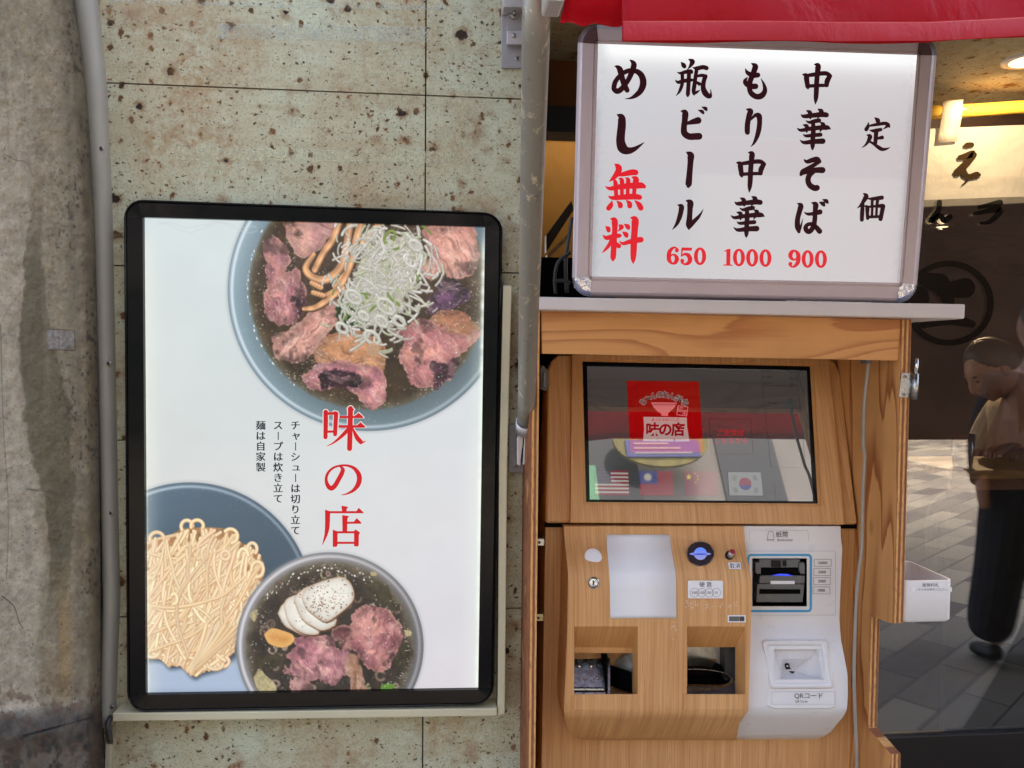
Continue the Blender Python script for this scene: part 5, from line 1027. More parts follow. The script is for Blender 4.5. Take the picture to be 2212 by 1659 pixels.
# inside of the trays
tl_ = slab('coin_tray', rect(1236, 1400, 1375, 1512), .10, .104, M['void'], TM)
YT = .0
slab('tray_plate', [(1236, 1416), (1318, 1416), (1318, 1500), (1236, 1500)], (hit(1270, 1496, -.012), Vector((0, -math.cos(.7), math.sin(.7)))), .002, M['steel'], tl_)
for a, b in ((1251, 1440), (1277, 1440), (1238, 1466), (1264, 1466), (1290, 1466)):
    p_ = hit(a, b, (hit(1270, 1496, -.012), Vector((0, -math.cos(.7), math.sin(.7))))); dome('tray_stud', p_, .0042, .004, M['chrome'], tl_, 12)
slab('tray_roll', rect(1236, 1487, 1309, 1497), -.014, -.004, M['steel'], tl_, bevel=.004)
slab('tray_divider', rect(1309, 1417, 1313, 1499), -.016, .05, M['void'], tl_)
obj('tray_cheek', [hit(1317, 1436, .03), hit(1365, 1452, -.016), hit(1365, 1498, -.016), hit(1317, 1480, .03)], [[0, 1, 2, 3]], M['black'], tl_)
obj('bright_chute', [hit(1313, 1428, .06), hit(1330, 1410, .06), hit(1366, 1411, .0), hit(1366, 1452, .0), hit(1313, 1434, .05)], [[0, 1, 2, 3, 4]], mat('bright_steel_back', (.62, .60, .54), .35, metal=.6, var=.3, vscale=40), tl_)
tk = slab('ticket_tray', rect(1480, 1392, 1592, 1512), .12, .124, M['void'], TM)
slab('bright_back', rect(1484, 1396, 1550, 1424), .03, .032, bpy.data.materials['bright_steel_back'], tk)
slab('grey_back', rect(1549, 1396, 1566, 1440), .032, .034, M['alu'], tk)
slab('inner_cheek', rect(1566, 1396, 1590, 1470), .0, .1, M['dgray'], tk)
cup = []
for i in range(30):
    a = math.pi+math.pi*i/29; cup.append((1506+76*math.cos(a), 1478+56*math.sin(a)))
v = [hit(u, v_, .02) for u, v_ in cup]+[hit(u, min(v_+16, 1500), -.015) for u, v_ in cup]; n = 30
obj('cup_hood', v, [[i, i+1, n+i+1, n+i] for i in range(n-1)]+[list(range(n))], M['black'], tk, smooth=False)
v = []; n = 36
for i in range(n):
    a = 2*math.pi*i/n; x_, y_ = 1500+84*math.cos(a), 1468+24*math.sin(a)
    v += [hit(x_, min(y_+2, 1499), -.014), hit(1500+80*math.cos(a), min(1466+21*math.sin(a), 1498), -.014)]
obj('cup_rim', v, [[2*i, 2*((i+1) % n), 2*((i+1) % n)+1, 2*i+1] for i in range(n)], M['steel'], tk)
slab('cup_floor', [(1484, 1484), (1588, 1484), (1600, 1500.5), (1480, 1500.5)], -.0135, -.012, mat('mauve_floor', (.10, .09, .10), .4), tk)
# things on the wood front
def onfront(v_, d=.0): return (hit(1400, v_, yw(v_)-d), Vector((0, -1, (yw(v_+12)-yw(v_-12))/max(1e-6, hit(1400, v_-12, 0).z-hit(1400, v_+12, 0).z)*-1.0)).normalized())
p1 = onfront(1203); dome('round_sticker', hit(1281.3, 1203, off(p1, .0005)), 19.4/F*1.62, .0015, M['paper'], TM, 32, p1[1])
v, f = ring_data(1281.3, 1204, 22.5, 22.5, 19, 19, off(p1, .0004)); obj('sticker_rim', v, f, M['lamd'], TM)
p1 = onfront(1259); lk = dome('key_lock', hit(1282, 1259, off(p1, .0)), 13/F*1.6, .004, M['chrome'], TM, 28, p1[1])
pk = off(p1, .0042); v, f = ring_data(1282, 1259, 11, 11, 9, 9, pk); obj('lock_groove', v, f, M['blackm'], lk); slab('key_slot', rect(1280.6, 1254, 1283.8, 1264), off(pk, .0002), .0003, M['blackm'], lk)
# curved blank notice
rws = np.linspace(1155, 1335.6, 24); v = []
for r_ in rws:
    t = (r_-1155)/180.6; a = np.interp(r_, [1155, 1180, 1235, 1260, 1336], [1311, 1311, 1316, 1317.5, 1318.6]); b = np.interp(r_, [1155, 1180, 1235, 1260, 1336], [1447.4, 1449, 1459, 1460.5, 1461])
    v += [hit(a, r_, yw(r_)-.0016), hit(b, r_, yw(r_)-.0016)]
o = obj('blank_notice', v, [[2*i, 2*i+1, 2*i+3, 2*i+2] for i in range(23)], M['paper'], TM, smooth=True); q_ = o.modifiers.new('thick', 'SOLIDIFY'); q_.thickness = .0012
# coin slot with glowing saturn shape
p1 = onfront(1196); cs = slab('coin_slot', circ(1512.7, 1196, 28.5, 25.5, 36), off(p1, .003), .004, M['mauve'], TM, bevel=.001)
pk = off(p1, .0032); v, f = ring_data(1512.7, 1196, 29.5, 26.5, 27.8, 24.8, pk); obj('slot_rim', v, f, M['steel'], cs)
gb = NT('slot_glow'); gz = gb.n('ShaderNodeSeparateXYZ', {0: gb.pos()}); zz = hit(1512, 1192, p1).z; gc = gb.ramp(gb.mr(gz.outputs[2], zz-.018, zz+.014), [(0, s2l((150, 150, 196))), (.45, s2l((120, 130, 210))), (.8, s2l((74, 130, 250))), (1, s2l((90, 120, 220)))])
gb.p(col=(.1, .1, .2), em=gc, ems=EM*.95, rough=.3)
sheet('slot_light', circ(1513, 1196, 14, 13.5, 28), pk, gb.m, cs, .0003)
sheet('slot_ring', circ(1512.8, 1196.5, 23, 3.6, 28), pk, gb.m, cs, .0006); sheet('slot_opening', circ(1512.8, 1197, 15, 1.3, 20), pk, flat_em('slot_blue', (38, 64, 190), .9), cs, .0009)
# cancel button and stickers
p1 = onfront(1196); cbn = slab('button_collar', circ(1576, 1199, 9.5, 10, 24), off(p1, .001), .002, M['blackm'], TM)
c0 = hit(1577, 1201, p1); c1 = hit(1582, 1192, off(p1, .016)); tube('cancel_button', [c0, c1], .0064, M['alu'], cbn, n=20)
dome('button_cap', c1, .0064, .002, mat('red_button', (.35, .03, .045), .35), cbn, 20, (c1-c0))
p1 = onfront(1222); sk = slab('cancel_sticker', [(1573, 1215), (1599.5, 1215), (1601.5, 1229.5), (1575, 1229)], off(p1, .0014), .0006, M['paper'], TM); text('cancel_lettering', [('取消', 1587.5, 1222, 11.6, {'bold': .006})], off(p1, .0015), ink('purple_lettering', (78, 44, 68)), sk, .0003)
p1 = onfront(1274); sk = slab('coin_sticker', rrect(1486, 1254.3, 1562, 1292.6, 2.5), off(p1, .0014), .0006, M['paper'], TM)
text('coin_lettering', [('硬', 1516.5, 1262.7, 11.8), ('貨', 1532, 1262.7, 11.8), ('500', 1500, 1280.3, 7.6), ('100', 1516.5, 1280.3, 7.6), ('50', 1532, 1280.3, 7.6), ('10', 1547.5, 1280.3, 7.6)], off(p1, .0015), M['txt'], sk, .0003)
v, f = merge([ring_data(x_, 1280.3, 9.6, 9.6, 9, 9, off(p1, .0018+i*3e-5), 28) for i, x_ in enumerate((1500, 1516, 1532, 1547.5))]); obj('coin_rings', v, f, M['txt'], sk)
p1 = onfront(1337); sk = slab('small_label', rect(1572, 1329, 1611, 1344.4), off(p1, .0012), .0006, M['paper'], TM); sheet('label_print', rect(1575, 1331.5, 1597, 1342), off(p1, .0013), M['mgray'], sk, .0003); sheet('label_seal', rect(1597.5, 1331.5, 1608, 1342), off(p1, .0013), M['dgray'], sk, .0003)
v = []; f = []                                  # scuffs of old tape
for q_i in range(130):
    if q_i == 24: obj('tape_residue', v, f, M['paper'], TM); v = []; f = []
    x_, y_ = random.choice([(1456, 1352), (1455, 1362)] if q_i < 24 else [(1486, 1304), (1490, 1306), (1498, 1307), (1500, 1305), (1524, 1308), (1526, 1306), (1561, 1305), (1578, 1307), (1582, 1312)]); x_ += random.gauss(0, 5); y_ += random.gauss(0, 6)
    pp_ = onfront(y_, .0004); a = random.uniform(0, 6.3); L_ = random.uniform(.3, 1.5); w_ = random.uniform(.12, .45); k = len(v); ca, sa = math.cos(a), math.sin(a)
    v += [hit(x_+L_*ca-w_*sa, y_+L_*sa+w_*ca, pp_), hit(x_+L_*ca+w_*sa, y_+L_*sa-w_*ca, pp_), hit(x_-L_*ca+w_*sa, y_-L_*sa-w_*ca, pp_), hit(x_-L_*ca-w_*sa, y_-L_*sa+w_*ca, pp_)]; f.append([k, k+1, k+2, k+3])
obj('tape_residue', v, f, M['paper'], TM)
obj('pin_hole', [hit(*q_, YB-.0006) for q_ in circ(1197, 1025, 1.8, n=12)], [list(range(12))], M['blackm'], TM) if False else None
# --- white payment module
PW = [(1137, .004), (1172, .002), (1182, .0), (1190, -.004), (1196, -.006), (1300, -.006), (1336, -.006), (1352, -.010), (1375, -.022), (1410, -.038), (1450, -.050), (1490, -.054), (1532, -.056), (1545, -.050), (1562, -.034), (1580, -.014), (1592, 0), (1595, .012), (1597, YB)]
yq = lambda v_: float(np.interp(v_, [p_[0] for p_ in PW], [p_[1] for p_ in PW]))
WL = [(1137, 1604), (1180, 1606), (1200, 1609), (1500, 1609), (1540, 1606), (1562, 1594), (1580, 1591.5), (1597, 1590.5)]
WR = [(1137, 1816), (1160, 1816), (1184, 1819.5), (1294, 1814.5), (1338, 1813), (1382, 1816.5), (1420, 1824), (1458, 1831), (1500, 1831.5), (1532, 1829.6), (1548, 1822), (1566, 1806), (1580, 1796), (1592, 1778), (1597, 1760)]
wl = lambda v_: float(np.interp(v_, [p_[0] for p_ in WL], [p_[1] for p_ in WL])); wr = lambda v_: float(np.interp(v_, [p_[0] for p_ in WR], [p_[1] for p_ in WR]))
rows2 = sorted(set(list(np.linspace(1137, 1206, 12))+list(np.linspace(1206, 1310, 8))+list(np.linspace(1310, 1597, 46))+[1402., 1468.]))
COL2 = [1604, 1612, 1625, 1672, 1700, 1743, 1760, 1779, 1808, 1832]
pm = wood_front('payment_module', wl, wr, yq, rows2, [(1625, 1206, 1743, 1310), (1672, 1402, 1779, 1468)], COL2, M['white'])
for o in (pm, wf):
    o.data.shade_smooth(); o.modifiers.new('split', 'EDGE_SPLIT').split_angle = R(38)
pB = off(pl(yq(1250)), .0006)
v, f = merge([outline_data(rrect(1614, 1196.5, 1754, 1322.5, 9), 4.8, off(pB, .0006))]); obj('blue_ring', v, f, M['cyan'], pm)
v, f = outline_data(rrect(1610, 1190, 1805, 1329, 4), .5, off(pB, .0004)); obj('panel_outline', v, f, M['line'], pm)
nv_ = slab('note_slot', rect(1623, 1204, 1745, 1312), .055, .058, M['void'], pm)
for q in ([(1625, 1206), (1743, 1206), (1737, 1222), (1631, 1222)],): pass
O = [hit(u, v_, yq(1250)) for u, v_ in rect(1625, 1206, 1743, 1310)]; I_ = [hit(u, v_, .055) for u, v_ in rect(1625, 1206, 1743, 1310)]
obj('slot_walls', O+I_, [[0, 1, 5, 4], [1, 2, 6, 5], [2, 3, 7, 6], [3, 0, 4, 7]], M['dgray'], nv_)
slab('slot_frame', [(1627, 1207), (1742, 1208), (1742, 1309), (1627, 1308)], .035, .04, M['dgray'], nv_)
slab('note_guide_back', rect(1640, 1208, 1728, 1226), .0, .035, M['mgray'], nv_, bevel=.001)
slab('note_sensor', rect(1667, 1211, 1687, 1225), -.003, .0, M['black'], nv_, bevel=.001); slab('note_sensor', rect(1692, 1211, 1699, 1224), -.003, .0, M['black'], nv_, bevel=.001)
slab('note_cavity', [(1640, 1226), (1730, 1227), (1728, 1246), (1640, 1244)], .0, .004, M['void'], nv_)
for a, b in ((1632, 1644), (1727, 1739)): slab('note_arm', [(a, 1216), (b-2, 1215), (b, 1220), (b, 1240), (a+3, 1240), (a, 1234)], -.006, .03, M['mgray'], nv_, bevel=.001)
sheet('slot_lamp', [(1666, 1243), (1684, 1239.5), (1700, 1240), (1714, 1244)], -.0045, flat_em('slot_lamp', (66, 86, 255), 1.2), nv_)
slab('note_tray', [(1642, 1243.5), (1739, 1244), (1738, 1261), (1640, 1260)], -.0045, .03, M['mgray'], nv_, bevel=.001)
slab('white_tab', [(1665, 1255), (1717, 1255), (1717, 1262), (1665, 1262)], -.007, -.0045, M['paper'], nv_, bevel=.0005)
slab('note_mouth', [(1636, 1262), (1738, 1262.5), (1734, 1301), (1634, 1301)], -.0055, .03, M['mgray'], nv_, bevel=.001)
sheet('mouth_opening', [(1640, 1272.5), (1729, 1273), (1728.5, 1283), (1640, 1283)], -.0056, M['void'], nv_, .0004)
v = []; f = []
for x_, y_ in ((1680, 1266), (1688, 1267), (1697, 1265), (1655, 1288), (1662, 1287), (1660, 1293), (1637, 1276)):
    for _ in range(4):
        k = len(v); a, b = x_+random.gauss(0, 3), y_+random.gauss(0, .8); L_ = random.uniform(1, 4); v += [hit(a, b, -.0061), hit(a+L_, b-.4, -.0061), hit(a+L_, b, -.0061), hit(a, b+.5, -.0061)]; f.append([k, k+1, k+2, k+3])
obj('yellow_scuffs', v, f, ink('yellow_marks', (140, 136, 60)), nv_)
pL_ = off(pl(yq(1155)), .0008); v, f = outline_data([(1619, 1144.5), (1745, 1145.5), (1748, 1171), (1619.5, 1170.5)], .5, pL_); obj('note_label', v, f, M['line'], pm)
text('note_lettering', [('紙', 1682.5, 1154.3, 13.6), ('幣', 1696.5, 1154.3, 13.6), ('Banknotes', 1695.8, 1166.2, 7.6)], pL_, M['txt'], pm, .0002)
v, f = merge([outline_data([(1660, 1148), (1670, 1148), (1672.5, 1166), (1656.5, 1166)], .7, pL_), outline_data([(1656.5, 1166), (1672.5, 1166), (1672.5, 1168.5), (1656.5, 1168.5)], .5, off(pL_, .0001))]); obj('note_icon', v, f, M['txt'], pm)
for i, (t_x, x0_, y0_) in enumerate((('10000', 1758.7, 1208), ('5000', 1757.6, 1227.7), ('2000', 1756.9, 1247.4), ('1000', 1756, 1267.3))):
    v, f = outline_data(rect(x0_, y0_, x0_+37, y0_+15.8), .6, off(pB, .0005)); o = obj('value_box', v, f, M['txt'], pm)
    text('value_lettering', [(t_x, x0_+18.5, y0_+8, 8.2)], off(pB, .0005), M['txt'], o, .0001)
# code reader tray on the bulge
p1 = (hit(1720, 1500, yq(1500)-.004), Vector((0, -1, .28)).normalized())
def rq(k0, k1): return [(1650+k0, 1387+k0), (1790-k0*.6, 1387+k0), (1799.5-k0, 1484.5-k1), (1664+k0*.6, 1485-k1)]
def rounded(q, r_=7): return sum([corner(q, i, r_, 5) for i in range(4)], [])
LPS = [((1645, 1382, 1788, 1382, 1802, 1487, 1663, 1488), -.012, 8), ((1645, 1382, 1788, 1382, 1802, 1487, 1663, 1488), .002, 8), ((1648, 1385, 1785, 1385, 1798, 1484, 1666, 1485), .0055, 7), ((1655, 1391, 1779, 1391, 1792, 1478, 1673, 1479), .0058, 6), ((1659, 1394, 1776, 1394, 1789, 1475, 1676, 1476), .003, 6), ((1664, 1397, 1772, 1397, 1785, 1472, 1680, 1473), -.004, 5), ((1670, 1402, 1767, 1402, 1780, 1468, 1685, 1469), -.006, 4), ((1675, 1406, 1763, 1406, 1775, 1465, 1688, 1466), -.013, 4)]
v = []; n = 24
for q, e, r_ in LPS: v += [hit(*k, off(p1, e)) for k in rounded([(q[0], q[1]), (q[2], q[3]), (q[4], q[5]), (q[6], q[7])], r_)]
n = len(v)//len(LPS); rd = obj('reader_tray', v, [[k*n+i, k*n+(i+1) % n, (k+1)*n+(i+1) % n, (k+1)*n+i] for k in range(len(LPS)-1) for i in range(n)], M['white'], pm, smooth=True); rd.modifiers.new('split', 'EDGE_SPLIT').split_angle = R(50)
fo = [hit(*q, off(p1, -.0128)) for q in ((1673, 1404), (1765, 1404), (1777, 1467), (1686, 1468))]; fi = [hit(*q, off(p1, -.0125)) for q in ((1686, 1423), (1745, 1423))]; ap = [hit(1710, 1449, off(p1, -.030)), hit(1716, 1449, off(p1, -.030))]
obj('reader_funnel', fo+fi+ap, [[0, 1, 5, 4], [1, 2, 7, 5], [2, 3, 6, 7], [3, 0, 4, 6], [4, 5, 7, 6]], mat('tray_floor', (.66, .64, .66), .3, var=.02), rd)
sheet('lens_window', [(1700+5.5*math.cos(t), 1437+5*math.sin(t)) if math.sin(t) < 0 else (1700+6.8*math.cos(t), 1443) for t in np.linspace(-math.pi, math.pi*0, 14)]+[(1711, 1446), (1697, 1446)], off(p1, -.010), M['black'], rd, .0006)
sheet('lens_slit', [(1704, 1449), (1717, 1450.5), (1714, 1455), (1708, 1454)], off(p1, -.010), M['black'], rd, .0007)
dome('lens', hit(1701, 1439, off(p1, -.0092)), .0022, .001, M['chrome'], rd, 16)
p1b = (hit(1735, 1522, yq(1522)-.002), Vector((0, -1, .12)).normalized())
pd_ = slab('reader_pedestal', [(1662, 1489), (1803, 1489), (1807, 1526), (1794, 1532), (1672, 1532), (1658, 1526)], off(p1b, .001), .03, M['white'], pm, bevel=.003, seg=3)
v, f = outline_data(rrect(1667, 1494, 1804, 1521.5, 2), .5, off(p1b, .0018)); obj('code_label', v, f, M['line'], pm)
text('code_lettering', [('QRコード', 1747, 1503.5, 13.8), ('QR Code', 1731, 1515.5, 6.6)], off(p1b, .0018), M['txt'], pm, .0003)

# ================================================================== WHITE BIN FOR FREE-RICE TAGS
YFb, YBb = -.118, .036
bn = thing('tag_bin', hit(2005, 1343, -.15), 'open white plastic bin with two printed stickers hung on the plywood panel', 'bin')
f0 = [hit(u, v_, YFb) for u, v_ in ((1948, 1254), (2059, 1253), (2060, 1343), (1946, 1345))]
x0_, x1_ = xR1+.001, f0[1].x; zt_, zb_ = f0[1].z, f0[2].z; th = .003
def bin_():
    bm = bmesh.new(); pr_ = []; r_ = .012
    for cx_, cy_, a0 in ((x1_-r_, YFb+r_, -90), (x1_-r_, YBb-r_, 0), (x0_+r_, YBb-r_, 90), (x0_+r_, YFb+r_, 180)): pr_ += [(cx_+r_*math.cos(R(a0+90*i/6)), cy_+r_*math.sin(R(a0+90*i/6))) for i in range(7)]
    n_ = len(pr_); cx_, cy_ = (x0_+x1_)/2, (YFb+YBb)/2; V_ = []
    ins = lambda p_, d: (p_[0]+(d if p_[0] < cx_ else -d), p_[1]+(d if p_[1] < cy_ else -d))
    for d, z in ((.004, zb_), (0, zb_+.005), (0, zt_-.002), (.0006, zt_), (th-.0006, zt_), (th, zt_-.002), (th, zb_+.004)): V_ += [Vector((*ins(p_, d), z)) for p_ in pr_]
    F_ = [[k*n_+i, k*n_+(i+1) % n_, (k+1)*n_+(i+1) % n_, (k+1)*n_+i] for k in range(6) for i in range(n_)]+[list(range(n_)), list(range(6*n_, 7*n_))]
    o = obj('bin_shell', V_, F_, M['white'], bn); o.data.shade_smooth(); o.modifiers.new('split', 'EDGE_SPLIT').split_angle = R(40); bm.free(); return o
bs = bin_()
pf = pl(YFb-.0005); s1 = sheet('name_sticker', [(1984, 1259), (2037, 1259), (2037, 1269.5), (1984, 1269.5)], YFb, M['paper'], bn, .0008); s2_ = sheet('request_sticker', [(1970, 1268.6), (2056, 1268.6), (2056, 1278.5), (1970, 1278.5)], YFb, M['paper'], bn, .0006)
text('name_lettering', [('飯無料札', 2010.5, 1263.8, 8.6)], pf, M['txt'], s1, .0009); text('request_lettering', [('こちらをお持ちください。', 2013, 1273.4, 5.9)], pf, M['txt'], s2_, .0007)

# ================================================================== DOORWAY: NOREN, POLE, LAMP, GLASS DOOR
YN = .42
pole = tube('noren_pole', [hit(1985, 244, YN), hit(2100, 239, YN), hit(2240, 229, YN), hit(2700, 205, YN)], .0185, mat('varnished_bamboo', s2l((244, 190, 70)), .22, var=.15, vscale=6, coat=.5), None, hit(2100, 239, YN), n=24); tag(pole, 'varnished yellow bamboo pole carrying the white door curtain', 'pole')
Mcl = fabric('cotton_cloth', s2l((234, 226, 212)), .55, .8)
nr = thing('noren_curtain', hit(2150, 430, YN), 'crumpled white cotton door curtain with one brush-written letter', 'curtain')
us = np.linspace(1960, 2560, 140); vsn = np.linspace(0, 1, 60); v = []
for t in vsn:
    for u in us:
        ytop = np.interp(u, [1960, 2006, 2212, 2560], [279, 278, 270, 252]); ybot = np.interp(u, [1960, 1992, 2212, 2560], [433, 432, 424.5, 405])
        p_ = hit(u, ytop+(ybot-ytop)*t, YN); p_.y = YN+.005*float(fbm(np.array(u*.016+t*.4), np.array(t*2.2+u*.004), 3, 4)-.5)+.002*float(fbm(np.array(u*.05+t*3), np.array(t*9.), 6, 3)-.5); v.append(p_)
n = len(us); o = obj('cloth', v, [[j*n+i, j*n+i+1, (j+1)*n+i+1, (j+1)*n+i] for j in range(59) for i in range(n-1)], Mcl, nr, smooth=True)
for x0_n in (2034, 2420):
    v = []; dx_ = x0_n-2034
    LP = [(2026+dx_, 308, -.010), (2029+dx_, 290, -.010), (2031+dx_, 275, -.0115), (2034+dx_, 258, -.018), (2037+dx_, 240, -.0205), (2037+dx_, 226, -.019), (2037+dx_, 219, -.010), (2038+dx_, 217.5, 0), (2038+dx_, 221, .014)]
    for u, vv, y in LP: v += [hit(u, vv, YN+y), hit(u+43, vv-2.5, YN+y)]
    obj('hanging_loop', v, [[2*i, 2*i+1, 2*i+3, 2*i+2] for i in range(len(LP)-1)], Mcl, nr, smooth=True).modifiers.new('thick', 'SOLIDIFY').thickness = .0015
kJ = .54004/2.765; kK = .54004/2.4687
EE = [[(1490, 85, 26), (1545, 72, 34), (1640, 42, 40), (1610, 100, 36), (1530, 185, 40), (1460, 250, 40)], [(1515, 190, 34), (1548, 270, 36), (1600, 296, 30), (1680, 275, 36), (1705, 275, 20)], [(1595, 305, 18), (1550, 360, 9), (1508, 395, 3)]]
v, f = merge([brush([[(1628, 1440, 14), (1650, 1432, 24), (1695, 1430, 26)], [(1618, 1455, 4), (1660, 1450, 12)]], (1728, 0, kK), pl(YN), .0045), brush(EE, (1782, 324, kJ), pl(YN), .0045)]); obj('brush_letter', v, f, mat('brown_ink', (.03, .018, .008), .95, spec=.02), nr)
# ceiling lamp
LZ = SOF-.002
def ceil_pt(u, v_): d = ray(u, v_); return CAM+d*((LZ-CAM.z)/d.z)
lc = ceil_pt(2222, 128)
dl = thing('downlight', lc, 'round lit downlight recessed in the stone soffit', 'ceiling lamp')
for nm, r_, h, m_ in (('lamp_ring', .062, .006, M['white']), ('lamp_disc', .046, .0075, flat_em('lamp_glow', (255, 226, 170), 3.))): dome(nm, lc, r_, h, m_, dl, 32, Vector((0, .0001, -1)))
ld = bpy.data.lights.new('downlight_light', 'SPOT'); ld.energy = 1.5; ld.color = (1, .74, .42); ld.spot_size = R(105); ld.spot_blend = .5; ld.shadow_soft_size = .006
lo = bpy.data.objects.new('downlight_light', ld); C.objects.link(lo); lo.location = lc+Vector((0, 0, -.014)); lo.rotation_euler = (hit(2140, 350, YN)-lo.location).to_track_quat('-Z', 'Y').to_euler()
l2 = Vector((.42, .46, LZ)); d2_ = thing('downlight', l2, 'round lit downlight in the soffit behind the menu sign', 'ceiling lamp')
for nm, r_, h, m_ in (('lamp_ring', .062, .006, M['white']), ('lamp_disc', .046, .0075, bpy.data.materials['lamp_glow'])): dome(nm, l2, r_, h, m_, d2_, 32, Vector((0, .0001, -1)))
ld2 = ld.copy(); ld2.spot_size = R(120); ld2.energy = .45; lo2 = bpy.data.objects.new('downlight_light', ld2); C.objects.link(lo2); lo2.location = l2+Vector((0, 0, -.014)); lo2.rotation_euler = (R(35), 0, 0)
l3 = hit(2036, 468, 2.2); l3.z = SOF-.062; d3_ = thing('downlight', l3, 'small lit downlight in the dark ceiling over the counter, seen through the glass door', 'ceiling lamp')
for nm, r_, h, m_ in (('lamp_ring', .055, .006, M['dgray']), ('lamp_disc', .03, .0075, bpy.data.materials['lamp_glow'])): dome(nm, l3, r_, h, m_, d3_, 32, Vector((0, .0001, -1)))
ld3 = ld.copy(); ld3.spot_size = R(75); ld3.energy = 9; lo3 = bpy.data.objects.new('downlight_light', ld3); C.objects.link(lo3); lo3.location = l3+Vector((0, 0, -.014)); lo3.rotation_euler = (Vector((2.0, 1.0, 1.2))-lo3.location).to_track_quat('-Z', 'Y').to_euler()
# glass door
YG = .475
gd = thing('glass_door', (hit(2150, 1583, YG).x, YG, .0), 'dark reflecting glass door with black circle decal right of the plywood cabinet', 'door')
gs = NT('door_glass'); fr_ = gs.n('ShaderNodeBsdfTransparent', {0: (.96, .94, .92, 1)}); gl_ = gs.n('ShaderNodeBsdfGlossy', {'Color': (.95, .97, 1, 1), 'Roughness': .0}); lw = gs.n('ShaderNodeFresnel', {'IOR': 1.5}); mx = gs.n('ShaderNodeMixShader', {0: gs.math('ADD', lw.outputs[0], .14)})
gs.t.links.new(fr_.outputs[0], mx.inputs[1]); gs.t.links.new(gl_.outputs[0], mx.inputs[2]); gs.t.links.new(mx.outputs[0], gs.out.inputs[0])
xg0 = xR1+.01; zg = hit(2050, 1583, YG).z; ztop = hit(2100, 412, YG).z
box('glass_pane', (xg0, YG, zg), (xg0+1.5, YG+.006, ztop), gs.m, gd)
Mbr = mat('dark_bronze_rail', (.016, .012, .012), .35)
box('bottom_rail', (xg0, YG-.016, .03), (xg0+1.5, YG+.022, zg), Mbr, gd, bevel=.002)
box('top_rail', (xg0, YG-.012, ztop), (xg0+1.5, YG+.02, ztop+.035), Mbr, gd)
dec = NT('smoked_decal'); dec.p(col=(.006, .005, .004), rough=.12, spec=.4)
v, f = ring_data(2050, 655, 97, 92, 84, 79, pl(YG-.001), 60); dc = obj('circle_decal', v, f, dec.m, gd)
v, f = brush([[(2000, 605, 16), (2030, 612, 22)], [(2035, 628, 14), (2085, 622, 22)], [(1985, 640, 22), (1988, 648, 20)], [(2046, 640, 14), (2056, 690, 12)], [(1995, 700, 10), (2050, 690, 12), (2100, 700, 8)]], (0, 0, 1), pl(YG), .0015); obj('crest_decal', v, f, dec.m, gd)
v, f = brush([[(2030, 436, 5), (2026, 456, 6), (2010, 478, 6), (2030, 466, 6), (2040, 476, 7), (2052, 468, 6)], [(2115, 448, 4), (2160, 438, 7)], [(2105, 462, 4), (2160, 452, 7), (2140, 478, 5), (2118, 482, 3)]], (0, 0, 1), pl(YG), .0015); obj('letter_decal', v, f, dec.m, gd)
# left gap behind the sign: beam, black rail, ochre wall, strut, cables
zb0, zb1 = hit(1215, 229, .35).z, hit(1215, 196, .35).z
box('ceiling_beam', (.08, .35, zb0), (1.0, .42, SOF), mat('brown_beam', s2l((120, 72, 30)), .5, var=.2), sb)
o = box('roller_shutter_box', (.085, .28, hit(1215, 285, .28).z), (1.0, .36, hit(1215, 229, .28).z), M['blackm'], None, (.5, .3, 1.9)); tag(o, 'black box beam seen between the support pole and the menu sign', 'beam')
oy = hit(1190, 300, .75); oq = hit(1262, 660, .75)
box('ochre_partition', (oy.x-.05, .75, .9), (oq.x+.35, .78, oy.z+.12), Mo, sb)
o = slab('wooden_strut', [(1234, 434), (1240, 452), (1180, 545), (1180, 508)], .40, .43, mat('dark_strut', (.035, .022, .012), .6), None, hit(1210, 540, .4)); tag(o, 'dark wooden brace slanting behind the left side of the menu sign', 'brace')
o = slab('pale_batten', [(1232, 500), (1234, 510), (1182, 562), (1182, 550)], .36, .39, mat('pale_batten', s2l((170, 130, 80)), .6), None, hit(1210, 545, .38)); tag(o, 'pale wooden batten slanting behind the left side of the menu sign', 'batten')
o = box('dark_counter_back', (.09, .2, .9), (.42, .24, hit(1200, 556, .2).z), M['void'], None, (.2, .2, .9)); tag(o, 'dark back panel behind the cables under the menu sign', 'panel')
for i, pts in enumerate(([(1236, 470), (1228, 520), (1222, 570), (1224, 632)], [(1232, 545), (1206, 566), (1198, 600), (1200, 634)], [(1196, 608), (1215, 606), (1232, 612)])):
    o = tube('black_cable', [hit(p_[0], p_[1], -.0-.02*i) for p_ in catmull(pts, 6)], .004, M['blackm'], None, hit(*pts[-1], -.02*i), n=10); tag(o, ('straight black cable running down behind the left edge of the menu sign', 'curved black cable looping behind the left edge of the menu sign', 'short black cable lying on the shelf behind the menu sign')[i], 'cable', 'cables behind the menu sign')

